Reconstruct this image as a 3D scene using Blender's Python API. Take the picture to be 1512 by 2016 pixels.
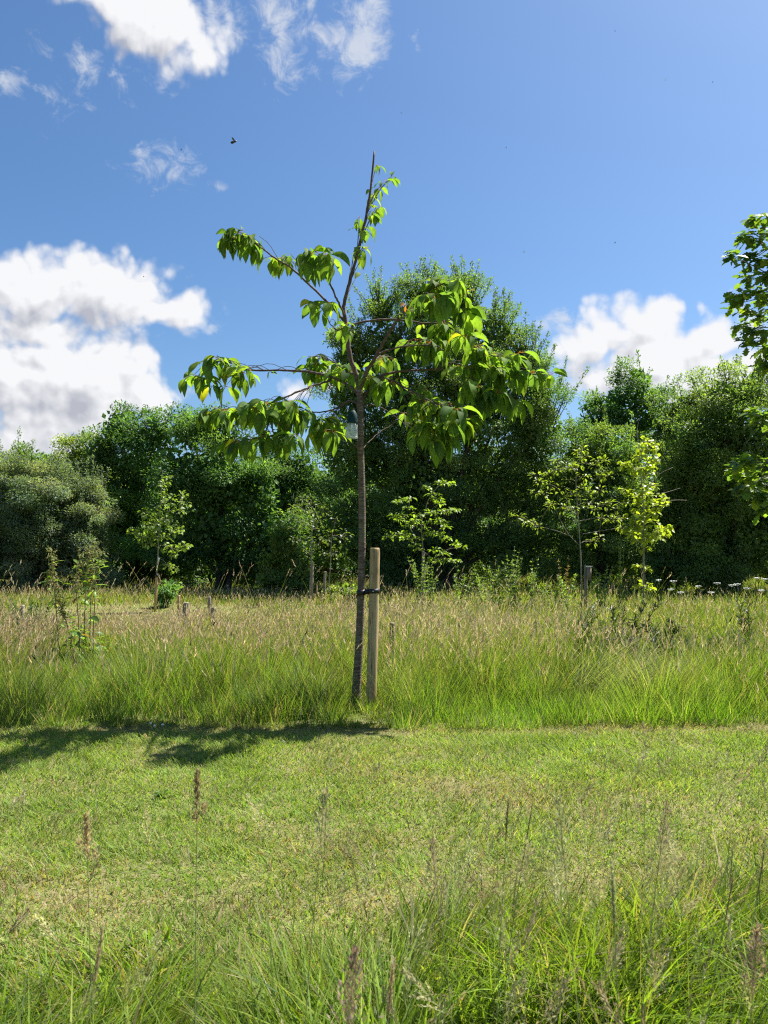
import bpy, math
import numpy as np
from math import radians, sin, cos, tan, atan2, sqrt, pi

for o in list(bpy.data.objects):
    bpy.data.objects.remove(o)
S = bpy.context.scene
COL = S.collection
rng = np.random.default_rng(7)

# ------------------------------------------------------------------ camera
EYE = 1.10
FPX = 1500.0
PITCH = math.atan(77 / FPX)
cam_d = bpy.data.cameras.new("camera")
cam = bpy.data.objects.new("camera", cam_d)
COL.objects.link(cam)
cam.location = (0, 0, EYE)
cam.rotation_euler = (radians(90) + PITCH, 0, 0)
cam_d.sensor_fit = 'VERTICAL'
cam_d.sensor_height = 36
cam_d.sensor_width = 27
cam_d.lens = 36 * FPX / 2016
cam_d.clip_start = 0.05
cam_d.clip_end = 3000
cam_d.dof.use_dof = True
cam_d.dof.focus_distance = 5.6
cam_d.dof.aperture_fstop = 11
S.camera = cam

def ray(px, py):
    x = (px - 756) / FPX
    y = -(py - 1008) / FPX
    return np.array([x, cos(PITCH) - y * sin(PITCH), sin(PITCH) + y * cos(PITCH)])

def P(px, py, d):
    r = ray(px, py)
    return np.array([0, 0, EYE]) + r * (d / r[1])

def azel(px, py):
    r = ray(px, py)
    r = r / np.linalg.norm(r)
    return atan2(r[0], r[1]), math.asin(r[2])

# ------------------------------------------------------------------ light
SUN_EL, SUN_AZ = radians(58), radians(56)          # azimuth from +Y towards +X
sun_d = bpy.data.lights.new("sun", 'SUN')
sun_d.energy = 4.8
sun_d.angle = radians(0.55)
sun_d.color = (1.0, 0.955, 0.88)
sun = bpy.data.objects.new("sun", sun_d)
COL.objects.link(sun)
sun.rotation_euler = (pi / 2 - SUN_EL, 0, pi - SUN_AZ)
sun.location = (10, 12, 30)
S.view_settings.view_transform = 'Standard'
S.view_settings.look = 'None'
S.view_settings.exposure = 1.52
S.view_settings.gamma = 1
S.cycles.max_bounces = 6
S.cycles.diffuse_bounces = 3
S.cycles.transmission_bounces = 5
S.cycles.transparent_max_bounces = 8
S.cycles.filter_width = 1.2
S.cycles.use_denoising = False
S.cycles.caustics_reflective = False
S.cycles.caustics_refractive = False

class NT:
    """Small node-tree writer."""
    def __init__(s, tree):
        s.t = tree
    def n(s, kind, **kw):
        nd = s.t.nodes.new(kind)
        for k, v in kw.items():
            setattr(nd, k, v)
        return nd
    def put(s, sock, v):
        if isinstance(v, bpy.types.NodeSocket):
            s.t.links.new(v, sock)
        else:
            sock.default_value = v
    def math(s, op, a, b=None, c=None, clamp=False):
        nd = s.n('ShaderNodeMath', operation=op, use_clamp=clamp)
        s.put(nd.inputs[0], a)
        if b is not None: s.put(nd.inputs[1], b)
        if c is not None: s.put(nd.inputs[2], c)
        return nd.outputs[0]
    def vmath(s, op, a, b=None):
        nd = s.n('ShaderNodeVectorMath', operation=op)
        s.put(nd.inputs[0], a)
        if b is not None: s.put(nd.inputs[1], b)
        return nd.outputs['Value'] if op in ('LENGTH', 'DOT_PRODUCT') else nd.outputs[0]
    def noise(s, vec, scale, detail=4, rough=0.55, color=False, distortion=0, dim='3D'):
        nd = s.n('ShaderNodeTexNoise')
        nd.noise_dimensions = dim
        if vec is not None: s.put(nd.inputs['Vector'], vec)
        nd.inputs['Scale'].default_value = scale
        nd.inputs['Detail'].default_value = detail
        nd.inputs['Roughness'].default_value = rough
        nd.inputs['Distortion'].default_value = distortion
        return nd.outputs['Color'] if color else nd.outputs['Fac']
    def mrange(s, v, a, b, c=0.0, d=1.0, smooth=True):
        nd = s.n('ShaderNodeMapRange', interpolation_type='SMOOTHSTEP' if smooth else 'LINEAR')
        s.put(nd.inputs['Value'], v)
        for k, q in zip(('From Min', 'From Max', 'To Min', 'To Max'), (a, b, c, d)):
            s.put(nd.inputs[k], q)
        return nd.outputs[0]
    def mix(s, fac, a, b, blend='MIX'):
        nd = s.n('ShaderNodeMix', data_type='RGBA', blend_type=blend)
        s.put(nd.inputs['Factor'], fac)
        s.put(nd.inputs[6], a if isinstance(a, bpy.types.NodeSocket) else (*a[:3], 1))
        s.put(nd.inputs[7], b if isinstance(b, bpy.types.NodeSocket) else (*b[:3], 1))
        return nd.outputs[2]

# ------------------------------------------------------------------ sky with clouds
CUMULUS = [  # pixel x, y, radius x, radius y, weight
    (95, 575, 200, 95, 1.05), (215, 580, 165, 95, 1.05), (325, 615, 105, 60, .95), (30, 560, 120, 90, 1),
    (60, 740, 220, 140, 1.15), (190, 750, 165, 120, 1.1), (275, 775, 90, 75, .95), (60, 850, 220, 90, 1), (90, 655, 120, 60, 1.1), (-120, 700, 200, 230, 1.1),
    (260, 10, 115, 70, 1.1), (335, 55, 115, 85, 1.1), (390, 110, 60, 65, 1), (200, -30, 130, 60, 1),
    (1175, 660, 115, 70, 1.1), (1260, 645, 95, 76, 1.05), (1330, 680, 110, 70, 1), (1420, 660, 80, 70, .95),
    (1290, 720, 190, 85, 1.3), (1265, 690, 90, 60, 1.1), (1450, 720, 120, 80, 1), (1560, 700, 120, 90, 1), (1165, 735, 60, 45, .75),
    (590, 770, 55, 40, .85), (645, 745, 55, 45, .85), (1380, 600, 30, 30, .6),
]
WISP = [
    (165, 140, 85, 50, .8), (10, 160, 45, 38, .85), (330, 160, 50, 35, .45), (440, 45, 80, 60, .8),
    (560, 75, 70, 95, .95), (535, 20, 70, 60, .8), (700, 95, 70, 80, .9), (735, 30, 55, 80, .9), (640, 80, 40, 40, .6), (622, 10, 25, 40, .6),
    (820, 85, 20, 25, .6), (325, 325, 75, 45, .75), (430, 360, 50, 22, .7), (375, 345, 60, 30, .5),
    (215, 660, 20, 18, .7), (95, 195, 60, 40, .35), (1140, 745, 75, 70, .75), (1100, 645, 50, 40, .7), (380, 640, 60, 40, .5), (80, 905, 150, 60, .6),
]
world = bpy.data.worlds.new("World")
S.world = world
world.use_nodes = True
world.cycles.sampling_method = 'MANUAL'
world.cycles.sample_map_resolution = 512
wt = world.node_tree
wt.nodes.clear()

def cloud_group():
    g = bpy.data.node_groups.new("cloud_density", 'ShaderNodeTree')
    g.interface.new_socket("Vector", in_out='INPUT', socket_type='NodeSocketVector')
    g.interface.new_socket("Cumulus", in_out='OUTPUT', socket_type='NodeSocketFloat')
    g.interface.new_socket("Wisp", in_out='OUTPUT', socket_type='NodeSocketFloat')
    N = NT(g)
    gi, go = N.n('NodeGroupInput'), N.n('NodeGroupOutput')
    v = gi.outputs[0]
    w = N.noise(v, 9.0, 2, .5, color=True, dim='2D')
    w = N.vmath('SUBTRACT', w, (.5, .5, .5))
    ws = N.n('ShaderNodeVectorMath', operation='SCALE')
    N.put(ws.inputs[0], w); ws.inputs['Scale'].default_value = .035
    vw = N.vmath('ADD', v, ws.outputs[0])
    def field(lst):
        acc = None
        for px, py, rx, ry, wt_ in lst:
            a, e = azel(px, py)
            d = N.vmath('SUBTRACT', vw, (a, e, 0))
            d = N.vmath('MULTIPLY', d, (FPX / rx / (1.02 + .1 * abs(a)), FPX / ry, 0))
            L = N.math('LENGTH' if False else 'MULTIPLY_ADD', N.vmath('LENGTH', d), -wt_, wt_)
            acc = L if acc is None else N.math('SMOOTH_MAX', acc, L, .18)
        return acc
    c = field(CUMULUS)
    f1 = N.noise(v, 13.0, 6, .55, dim='2D')
    vor = N.n('ShaderNodeTexVoronoi', feature='F1', voronoi_dimensions='2D')
    N.put(vor.inputs['Vector'], vw); vor.inputs['Scale'].default_value = 21
    vor.inputs['Detail'].default_value = 2
    vor.inputs['Roughness'].default_value = .55
    bil = N.math('SUBTRACT', .45, vor.outputs['Distance'])
    c = N.math('ADD', c, N.math('MULTIPLY', N.math('SUBTRACT', f1, .5), 1.0))
    c = N.math('ADD', c, N.math('MULTIPLY', bil, .55))
    vs = N.vmath('MULTIPLY', v, (1.0, 1.25, 1))
    wi = field(WISP)
    f2 = N.noise(vs, 26.0, 6, .68, distortion=.35, dim='2D')
    f3 = N.noise(v, 7.0, 2, .5, dim='2D')
    wi = N.math('ADD', wi, N.math('MULTIPLY', N.math('SUBTRACT', f2, .55), 2.1))
    wi = N.math('ADD', wi, N.math('MULTIPLY', N.math('SUBTRACT', f3, .5), .6))
    N.put(go.inputs[0], c); N.put(go.inputs[1], wi)
    return g

W = NT(wt)
sky = W.n('ShaderNodeTexSky', sky_type='NISHITA')
sky.sun_disc = False
sky.sun_elevation = SUN_EL
sky.sun_rotation = SUN_AZ
sky.altitude = 0
sky.air_density = 1.0
sky.dust_density = 1.2
sky.ozone_density = 1.6
tc = W.n('ShaderNodeTexCoord')
sep = W.n('ShaderNodeSeparateXYZ')
wt.links.new(tc.outputs['Generated'], sep.inputs[0])
az = W.math('ARCTAN2', sep.outputs[0], sep.outputs[1])
el = W.math('ARCSINE', sep.outputs[2])
cmb = W.n('ShaderNodeCombineXYZ')
wt.links.new(az, cmb.inputs[0]); wt.links.new(el, cmb.inputs[1])
cg = cloud_group()
def cl(vec):
    g = W.n('ShaderNodeGroup'); g.node_tree = cg
    W.put(g.inputs[0], vec)
    return g.outputs
c0 = cl(cmb.outputs[0])
c1 = cl(W.vmath('ADD', cmb.outputs[0], (.020, .034, 0)))
alpha = W.mrange(c0[0], -.08, .40)
walpha = W.math('MULTIPLY', W.mrange(c0[1], .05, .95), .72)
c3 = cl(W.vmath('ADD', cmb.outputs[0], (.0045, .008, 0)))
relief2 = W.math('MULTIPLY', W.math('SUBTRACT', c0[0], c3[0]), .75)
relief = W.math('MULTIPLY', W.math('SUBTRACT', c0[0], c1[0]), .62)
thick = W.mrange(c1[0], .2, 1.35)
lit = W.math('ADD', W.math('SUBTRACT', .88, W.math('MULTIPLY', thick, .55)), W.math('ADD', relief, relief2), clamp=True)
ccol = W.mix(lit, (.172, .178, .203), (.328, .330, .338))
sk = W.mix(1.0, sky.outputs[0], (.0390, .0458, .0520), 'MULTIPLY')
hs = W.n('ShaderNodeHueSaturation')
W.put(hs.inputs['Color'], sk)
hs.inputs['Saturation'].default_value = 1.10
withw = W.mix(walpha, hs.outputs[0], (.275, .285, .30))
full = W.mix(alpha, withw, ccol)
bg = W.n('ShaderNodeBackground')
W.put(bg.inputs['Color'], full)
bg.inputs['Strength'].default_value = 1.0
wo = W.n('ShaderNodeOutputWorld')
wt.links.new(bg.outputs[0], wo.inputs[0])

# ------------------------------------------------------------------ mesh helpers
def make_mesh(name, V, F, col=None, mats=None, smooth=False, mi=None):
    """V (n,3); F a (m,k) array or a list of such arrays; col (n,3) linear colour."""
    V = np.asarray(V, dtype=np.float32)
    Fs = F if isinstance(F, list) else [F]
    Fs = [np.asarray(f, dtype=np.int32) for f in Fs if len(f)]
    me = bpy.data.meshes.new(name)
    me.vertices.add(len(V))
    me.vertices.foreach_set('co', V.ravel())
    loops = np.concatenate([f.ravel() for f in Fs])
    sizes = np.concatenate([np.full(len(f), f.shape[1], dtype=np.int32) for f in Fs])
    starts = np.concatenate([[0], np.cumsum(sizes)[:-1]]).astype(np.int32)
    me.loops.add(len(loops))
    me.loops.foreach_set('vertex_index', loops)
    me.polygons.add(len(sizes))
    me.polygons.foreach_set('loop_start', starts)
    me.polygons.foreach_set('loop_total', sizes)
    if smooth:
        me.polygons.foreach_set('use_smooth', np.ones(len(sizes), dtype=bool))
    if mi is not None:
        me.polygons.foreach_set('material_index', np.asarray(mi, dtype=np.int32))
    me.update(calc_edges=True)
    if col is not None:
        a = me.attributes.new('col', 'FLOAT_COLOR', 'POINT')
        c4 = np.ones((len(V), 4), dtype=np.float32)
        c4[:, :3] = col
        a.data.foreach_set('color', c4.ravel())
    for m in (mats or []):
        me.materials.append(m)
    return me

def obj(name, me, parent=None):
    o = bpy.data.objects.new(name, me)
    COL.objects.link(o)
    if parent is not None:
        o.parent = parent
        o.matrix_parent_inverse = parent.matrix_world.inverted() if False else o.matrix_parent_inverse
    return o

def tag(o, label, cat, group=None, kind=None):
    o['label'] = label; o['category'] = cat
    if group: o['group'] = group
    if kind: o['kind'] = kind
    return o

def thing(name, loc, label, cat, group=None):
    o = bpy.data.objects.new(name, None)
    COL.objects.link(o)
    o.location = tuple(float(q) for q in loc)
    o.empty_display_size = .2
    o['_base'] = 0
    del o['_base']
    return tag(o, label, cat, group)

def part(name, root, V, F, col=None, mats=None, smooth=False, parent=None, mi=None):
    """Mesh given in world coordinates, stored relative to its thing's base."""
    V = np.asarray(V, dtype=np.float64) - np.array(root.location)[None]
    return obj(name, make_mesh(name, V, F, col, mats, smooth, mi), parent or root)

class Geo:
    """Collects vertices, faces and colours."""
    def __init__(s):
        s.V, s.F, s.C, s.n = [], {}, [], 0
    def add(s, V, F, C=None):
        V = np.asarray(V, dtype=np.float64).reshape(-1, 3)
        for f in (F if isinstance(F, list) else [F]):
            f = np.asarray(f, dtype=np.int64)
            if len(f):
                s.F.setdefault(f.shape[1], []).append(f + s.n)
        s.V.append(V)
        if C is None: C = (1, 1, 1)
        C = np.asarray(C, dtype=np.float64)
        s.C.append(np.broadcast_to(C, (len(V), 3)) if C.ndim == 1 else C)
        s.n += len(V)
    def get(s):
        return np.concatenate(s.V), [np.concatenate(f) for f in s.F.values()], np.concatenate(s.C)
    def part(s, name, root, mats, smooth=False, parent=None):
        V, F, C = s.get()
        return part(name, root, V, F, C, mats, smooth, parent)

def nrm(a):
    return a / np.maximum(np.linalg.norm(a, axis=-1, keepdims=True), 1e-9)

def smooth_path(pts, n):
    """Catmull-Rom through pts, n samples."""
    pts = np.asarray(pts, dtype=float)
    if len(pts) < 3:
        t = np.linspace(0, 1, n)[:, None]
        return pts[0] * (1 - t) + pts[-1] * t
    q = np.concatenate([[2 * pts[0] - pts[1]], pts, [2 * pts[-1] - pts[-2]]])
    t = np.linspace(0, len(pts) - 1 - 1e-6, n)
    i = t.astype(int); f = (t - i)[:, None]
    a, b, c, d = q[i], q[i + 1], q[i + 2], q[i + 3]
    return .5 * (2 * b + (c - a) * f + (2 * a - 5 * b + 4 * c - d) * f ** 2 + (3 * b - a - 3 * c + d) * f ** 3)

def tube(path, rad, k=8, cap=True, wob=0.0, seed=0):
    path = np.asarray(path, dtype=float)
    n = len(path)
    rad = np.broadcast_to(np.asarray(rad, dtype=float), (n,))
    T = nrm(np.gradient(path, axis=0))
    ref = np.array([0.0, 1, 0]) if abs(T[0][1]) < .8 else np.array([1.0, 0, 0])
    X = nrm(np.cross(T, ref)); Y = np.cross(T, X)
    a = np.arange(k) * 2 * pi / k
    r = np.broadcast_to(rad[:, None], (n, k)).copy()
    if wob:
        rr = np.random.default_rng(seed)
        r *= 1 + wob * rr.normal(size=(n, k))
    V = path[:, None] + r[..., None] * (np.cos(a)[None, :, None] * X[:, None] + np.sin(a)[None, :, None] * Y[:, None])
    i = np.arange(n - 1)[:, None] * k; j = np.arange(k)[None]
    j2 = (j + 1) % k
    F = np.stack([i + j, i + j2, i + k + j2, i + k + j], -1).reshape(-1, 4)
    Fs = [F]
    V = V.reshape(-1, 3)
    if cap:
        V = np.concatenate([V, path[-1:], path[:1]])
        jj = np.arange(k)
        top = (n - 1) * k
        Fs.append(np.concatenate([np.stack([top + jj, top + (jj + 1) % k, np.full(k, n * k)], -1),
                                  np.stack([(jj + 1) % k, jj, np.full(k, n * k + 1)], -1)]))
    return V, Fs

def lathe(base, prof, k=24, axis=(0, 0, 1)):
    """prof: list of (radius, height) along axis from base."""
    ax = nrm(np.array(axis, dtype=float))
    X = nrm(np.cross(ax, [0, 1, 0.01])); Y = np.cross(ax, X)
    a = np.arange(k) * 2 * pi / k
    ring = np.cos(a)[:, None] * X + np.sin(a)[:, None] * Y
    V = np.concatenate([np.asarray(base) + ax * h + ring * r for r, h in prof])
    n = len(prof)
    i = np.arange(n - 1)[:, None] * k; j = np.arange(k)[None]; j2 = (j + 1) % k
    return V, np.stack([i + j, i + j2, i + k + j2, i + k + j], -1).reshape(-1, 4)

def box(c, sx, sy, sz, rot=0, bev=0.0):
    s = np.array([[-1, -1, -1], [1, -1, -1], [1, 1, -1], [-1, 1, -1], [-1, -1, 1], [1, -1, 1], [1, 1, 1], [-1, 1, 1]], float)
    V = s * np.array([sx, sy, sz]) / 2
    R = np.array([[cos(rot), -sin(rot), 0], [sin(rot), cos(rot), 0], [0, 0, 1]])
    V = V @ R.T + np.asarray(c)
    return V, np.array([[0, 3, 2, 1], [4, 5, 6, 7], [0, 1, 5, 4], [1, 2, 6, 5], [2, 3, 7, 6], [3, 0, 4, 7]])

def vnoise(x, y, scale, seed):
    """Smooth value noise 0..1."""
    r = np.random.default_rng(seed)
    L = r.random((256, 256))
    u = np.asarray(x) * scale + 1000.37; v = np.asarray(y) * scale + 1000.71
    i, j = np.floor(u).astype(int), np.floor(v).astype(int)
    f, g = u - i, v - j
    f = f * f * (3 - 2 * f); g = g * g * (3 - 2 * g)
    i0, i1, j0, j1 = i % 256, (i + 1) % 256, j % 256, (j + 1) % 256
    return (L[i0, j0] * (1 - f) + L[i1, j0] * f) * (1 - g) + (L[i0, j1] * (1 - f) + L[i1, j1] * f) * g

def fbm(x, y, scale, seed):
    return (vnoise(x, y, scale, seed) * .55 + vnoise(x, y, scale * 2.1, seed + 1) * .3 + vnoise(x, y, scale * 4.3, seed + 2) * .15)

def gz(x, y):
    return .05 * (fbm(x, y, .45, 91) - .5) + .02 * (fbm(x, y, 2.0, 95) - .5)

# ------------------------------------------------------------------ materials
def mat_leaf(name, trans=.42, rough=.5, spec=.35, tint=(1.25, 1.3, .45), nscale=60, var=.25):
    m = bpy.data.materials.new(name); m.use_nodes = True
    t = m.node_tree; t.nodes.clear(); N = NT(t)
    at = N.n('ShaderNodeAttribute', attribute_name='col')
    geo = N.n('ShaderNodeNewGeometry')
    no = N.noise(geo.outputs['Position'], nscale, 2, .5)
    k = N.mrange(no, .3, .7, 1 - var, 1 + var, smooth=False)
    vm = N.n('ShaderNodeVectorMath', operation='SCALE')
    N.put(vm.inputs[0], at.outputs['Color']); N.put(vm.inputs['Scale'], k)
    base = N.vmath('MULTIPLY', vm.outputs[0], (.86, .86, .86))
    b = N.n('ShaderNodeBsdfPrincipled')
    N.put(b.inputs['Base Color'], base)
    b.inputs['Roughness'].default_value = rough
    b.inputs['Specular IOR Level'].default_value = spec
    tr = N.n('ShaderNodeBsdfTranslucent')
    N.put(tr.inputs['Color'], N.vmath('MULTIPLY', base, tint))
    mx = N.n('ShaderNodeMixShader'); mx.inputs[0].default_value = trans
    t.links.new(b.outputs[0], mx.inputs[1]); t.links.new(tr.outputs[0], mx.inputs[2])
    out = N.n('ShaderNodeOutputMaterial')
    t.links.new(mx.outputs[0], out.inputs[0])
    return m

def mat_bark(name, c1, c2, c3, scale=(30, 30, 90), bump=.5, rough=.85, band=True):
    m = bpy.data.materials.new(name); m.use_nodes = True
    t = m.node_tree; N = NT(t)
    b = t.nodes['Principled BSDF']
    tcn = N.n('ShaderNodeTexCoord')
    v = N.vmath('MULTIPLY', tcn.outputs['Object'], scale)
    n1 = N.noise(v, 1.0, 5, .6)
    n2 = N.noise(tcn.outputs['Object'], 7.0, 4, .6)
    n3 = N.noise(tcn.outputs['Object'], 60.0, 3, .7)
    c = N.mix(N.mrange(n1, .42, .66), c1, c2)
    c = N.mix(N.mrange(n2, .52, .68, 0, .75), c, c3)
    c = N.mix(N.mrange(n3, .3, .7, .65, 0), c, N.mix(1, c, (.45, .42, .4), 'MULTIPLY'))
    N.put(b.inputs['Base Color'], c)
    b.inputs['Roughness'].default_value = rough
    b.inputs['Specular IOR Level'].default_value = .3
    bp = N.n('ShaderNodeBump'); bp.inputs['Strength'].default_value = bump
    bp.inputs['Distance'].default_value = .01
    N.put(bp.inputs['Height'], N.math('ADD', n1, N.math('MULTIPLY', n3, .5)))
    t.links.new(bp.outputs[0], b.inputs['Normal'])
    return m

def mat_wood(name, c1, c2, crack=(.06, .045, .03), scale=14):
    m = bpy.data.materials.new(name); m.use_nodes = True
    t = m.node_tree; N = NT(t)
    b = t.nodes['Principled BSDF']
    tcn = N.n('ShaderNodeTexCoord')
    v = N.vmath('MULTIPLY', tcn.outputs['Object'], (1, 1, .035))
    n0 = N.noise(v, 90, 4, .65)
    v2 = N.vmath('MULTIPLY', tcn.outputs['Object'], (1, 1, .06))
    n1 = N.noise(v2, scale * 3.2, 5, .6, distortion=.8)
    n2 = N.noise(tcn.outputs['Object'], 9, 4, .6)
    v3 = N.vmath('MULTIPLY', tcn.outputs['Object'], (1, 1, .02))
    n3 = N.noise(v3, 160, 2, .5)
    c = N.mix(N.mrange(n1, .38, .64), c1, c2)
    c = N.mix(N.mrange(n0, .5, .75, 0, .5), c, N.mix(1, c, (.55, .5, .42), 'MULTIPLY'))
    c = N.mix(N.mrange(n2, .55, .72, 0, .5), c, N.mix(1, c, (.6, .62, .5), 'MULTIPLY'))
    c = N.mix(N.mrange(n3, .60, .68, 0, .9), c, crack)
    N.put(b.inputs['Base Color'], c)
    b.inputs['Roughness'].default_value = .8
    b.inputs['Specular IOR Level'].default_value = .25
    bp = N.n('ShaderNodeBump'); bp.inputs['Strength'].default_value = .35
    bp.inputs['Distance'].default_value = .004
    N.put(bp.inputs['Height'], n0)
    t.links.new(bp.outputs[0], b.inputs['Normal'])
    return m

def mat_plain(name, col, rough=.5, spec=.5, var=.15, scale=40):
    m = bpy.data.materials.new(name); m.use_nodes = True
    t = m.node_tree; N = NT(t)
    b = t.nodes['Principled BSDF']
    tcn = N.n('ShaderNodeTexCoord')
    n = N.noise(tcn.outputs['Object'], scale, 4, .6)
    c = N.mix(N.mrange(n, .3, .7), tuple(q * (1 - var) for q in col), tuple(min(1, q * (1 + var)) for q in col))
    N.put(b.inputs['Base Color'], c)
    N.put(b.inputs['Roughness'], N.mrange(n, .3, .7, rough * .85, min(1, rough * 1.15)))
    b.inputs['Specular IOR Level'].default_value = spec
    return m

def mat_clear(name, tint=(.93, .97, .97)):
    m = bpy.data.materials.new(name); m.use_nodes = True
    t = m.node_tree; t.nodes.clear(); N = NT(t)
    tcn = N.n('ShaderNodeTexCoord')
    v = N.vmath('MULTIPLY', tcn.outputs['Object'], (1, 1, .1))
    n = N.noise(v, 70, 3, .6)
    tr = N.n('ShaderNodeBsdfTransparent'); tr.inputs[0].default_value = (*tint, 1)
    df = N.n('ShaderNodeBsdfPrincipled')
    df.inputs['Base Color'].default_value = (.62, .68, .66, 1)
    df.inputs['Roughness'].default_value = .25
    tl = N.n('ShaderNodeBsdfTranslucent'); tl.inputs[0].default_value = (.72, .8, .78, 1)
    a = N.n('ShaderNodeMixShader'); a.inputs[0].default_value = .5
    t.links.new(df.outputs[0], a.inputs[1]); t.links.new(tl.outputs[0], a.inputs[2])
    mx = N.n('ShaderNodeMixShader')
    N.put(mx.inputs[0], N.mrange(n, .35, .7, .5, .8))
    t.links.new(tr.outputs[0], mx.inputs[1]); t.links.new(a.outputs[0], mx.inputs[2])
    out = N.n('ShaderNodeOutputMaterial'); t.links.new(mx.outputs[0], out.inputs[0])
    return m

M_grass = mat_leaf('grass_blades', .48, .6, .14, (1.25, 1.3, .4), 3, .2)
M_head = mat_leaf('seed_heads', .42, .6, .25, (1.1, 1.0, .75), 20, .2)
M_cherry = mat_leaf('cherry_leaf', .60, .65, .12, (1.5, 1.5, .42), 45, .18)
M_far = mat_leaf('tree_foliage', .50, .5, .28, (1.3, 1.4, .45), 1.2, .28)
M_young = mat_leaf('sapling_leaf', .48, .45, .4, (1.35, 1.4, .35), 8, .2)
M_oak = mat_leaf('oak_leaf', .5, .5, .2, (1.35, 1.4, .4), 12, .2)
M_bark = mat_bark('cherry_bark', (.12, .088, .066), (.26, .205, .16), (.15, .155, .085), (14, 14, 120), .5)
M_twig = mat_bark('twig_bark', (.10, .066, .055), (.17, .125, .10), (.09, .08, .06), (40, 40, 60), .3)
M_fbark = mat_bark('dark_bark', (.05, .042, .033), (.10, .085, .065), (.06, .07, .04), (4, 4, 1.5), .5)
M_sbark = mat_bark('sapling_bark', (.27, .235, .18), (.38, .34, .27), (.22, .22, .15), (30, 30, 60), .3)
M_stake = mat_wood('treated_pine', (.47, .35, .19), (.30, .215, .11))
M_stake2 = mat_wood('weathered_pine', (.30, .25, .19), (.20, .165, .12))
M_stake3 = mat_wood('fresh_pine', (.50, .34, .17), (.40, .26, .12))
M_rubber = mat_plain('black_rubber', (.012, .012, .014), .45, .4)
M_cap = mat_plain('dark_green_plastic', (.006, .032, .033), .7, .2)
M_clear = mat_clear('clear_plastic', (.95, .98, .98))
M_white = mat_plain('white_petals', (.75, .76, .72), .6, .3)
M_insect = mat_plain('insect_body', (.02, .014, .012), .5, .4)
M_wing = mat_plain('insect_wing', (.10, .09, .09), .5, .3)
M_tag = mat_plain('paper_tag', (.75, .75, .72), .6, .3)

# ------------------------------------------------------------------ ground
def ground():
    xs = np.concatenate([[-900, -300, -90, -40], np.arange(-24, 24.01, .5), [40, 90, 300, 900]])
    ys = np.concatenate([[-300, -60, -15, -5], np.arange(-2, 34.01, .4), [50, 100, 300, 1200]])
    X, Y = np.meshgrid(xs, ys, indexing='ij')
    Z = np.where((np.abs(X) < 24.5) & (Y > -2.5) & (Y < 34.5), gz(X, Y), 0.0)
    V = np.stack([X, Y, Z], -1).reshape(-1, 3)
    nx, ny = len(xs), len(ys)
    i = np.arange(nx - 1)[:, None] * ny; j = np.arange(ny - 1)[None]
    F = np.stack([i + j, i + ny + j, i + ny + j + 1, i + j + 1], -1).reshape(-1, 4)
    m = bpy.data.materials.new('turf_soil'); m.use_nodes = True
    t = m.node_tree; N = NT(t); b = t.nodes['Principled BSDF']
    tcn = N.n('ShaderNodeTexCoord'); v = tcn.outputs['Object']
    n1 = N.noise(v, 1.6, 5, .6); n2 = N.noise(v, 45, 4, .7); n3 = N.noise(v, 160, 3, .7)
    c = N.mix(N.mrange(n1, .4, .62), (.11, .15, .03), (.19, .17, .07))
    c = N.mix(N.mrange(n2, .45, .65), c, (.25, .21, .11))
    c = N.mix(N.mrange(n3, .5, .7, 0, .7), c, (.05, .055, .02))
    N.put(b.inputs['Base Color'], c); b.inputs['Roughness'].default_value = .95
    b.inputs['Specular IOR Level'].default_value = .1
    bp = N.n('ShaderNodeBump'); bp.inputs['Strength'].default_value = .8; bp.inputs['Distance'].default_value = .03
    N.put(bp.inputs['Height'], n2); t.links.new(bp.outputs[0], b.inputs['Normal'])
    o = obj('ground', make_mesh('ground', V, F, None, [m], True))
    tag(o, 'gently uneven soil and thatch under the mown grass and the meadow', 'ground', kind='structure')
ground()

# ------------------------------------------------------------------ grass
def blades(Pt, h, w, yaw, lx, ly, bend, col, tip, seg=3):
    n = len(Pt)
    t = np.linspace(0, 1, seg + 1)
    z = h[:, None] * (t[None] - .22 * np.clip(bend, 0, 2)[:, None] * t[None] ** 2.2)
    k = h[:, None] * (t[None] * .35 + bend[:, None] * t[None] ** 2)
    X = Pt[:, 0:1] + lx[:, None] * k
    Y = Pt[:, 1:2] + ly[:, None] * k
    Z = Pt[:, 2:3] + z
    C = np.stack([X, Y, Z], -1)
    side = np.stack([np.cos(yaw), np.sin(yaw), np.zeros(n)], -1)
    wt_ = w[:, None] * np.maximum(.10, (1 - t[None] ** 2.2)) * (.72 + .28 * np.minimum(1, t[None] * 4))
    A = C - side[:, None] * wt_[..., None] / 2
    B = C + side[:, None] * wt_[..., None] / 2
    V = np.stack([A, B], 2).reshape(n, -1, 3)
    m = 2 * (seg + 1)
    q = np.array([[2 * s, 2 * s + 1, 2 * s + 3, 2 * s + 2] for s in range(seg)])
    F = (np.arange(n)[:, None, None] * m + q[None]).reshape(-1, 4)
    tt = np.repeat(t, 2) ** 2.5
    CC = col[:, None] * (1 - tt)[None, :, None] + tip[:, None] * tt[None, :, None]
    return V.reshape(-1, 3), F, CC.reshape(-1, 3), C[:, -1], nrm(C[:, -1] - C[:, -2])

def rhombi(Pt, ax, side, L, w, col):
    n = len(Pt)
    V = np.stack([Pt, Pt + ax * (L * .42)[:, None] + side * w[:, None] / 2, Pt + ax * L[:, None],
                  Pt + ax * (L * .42)[:, None] - side * w[:, None] / 2], 1).reshape(-1, 3)
    return V, np.arange(4 * n).reshape(-1, 4), np.repeat(col, 4, axis=0)

def rdir(n, r):
    v = r.normal(size=(n, 3)); return nrm(v)

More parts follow.
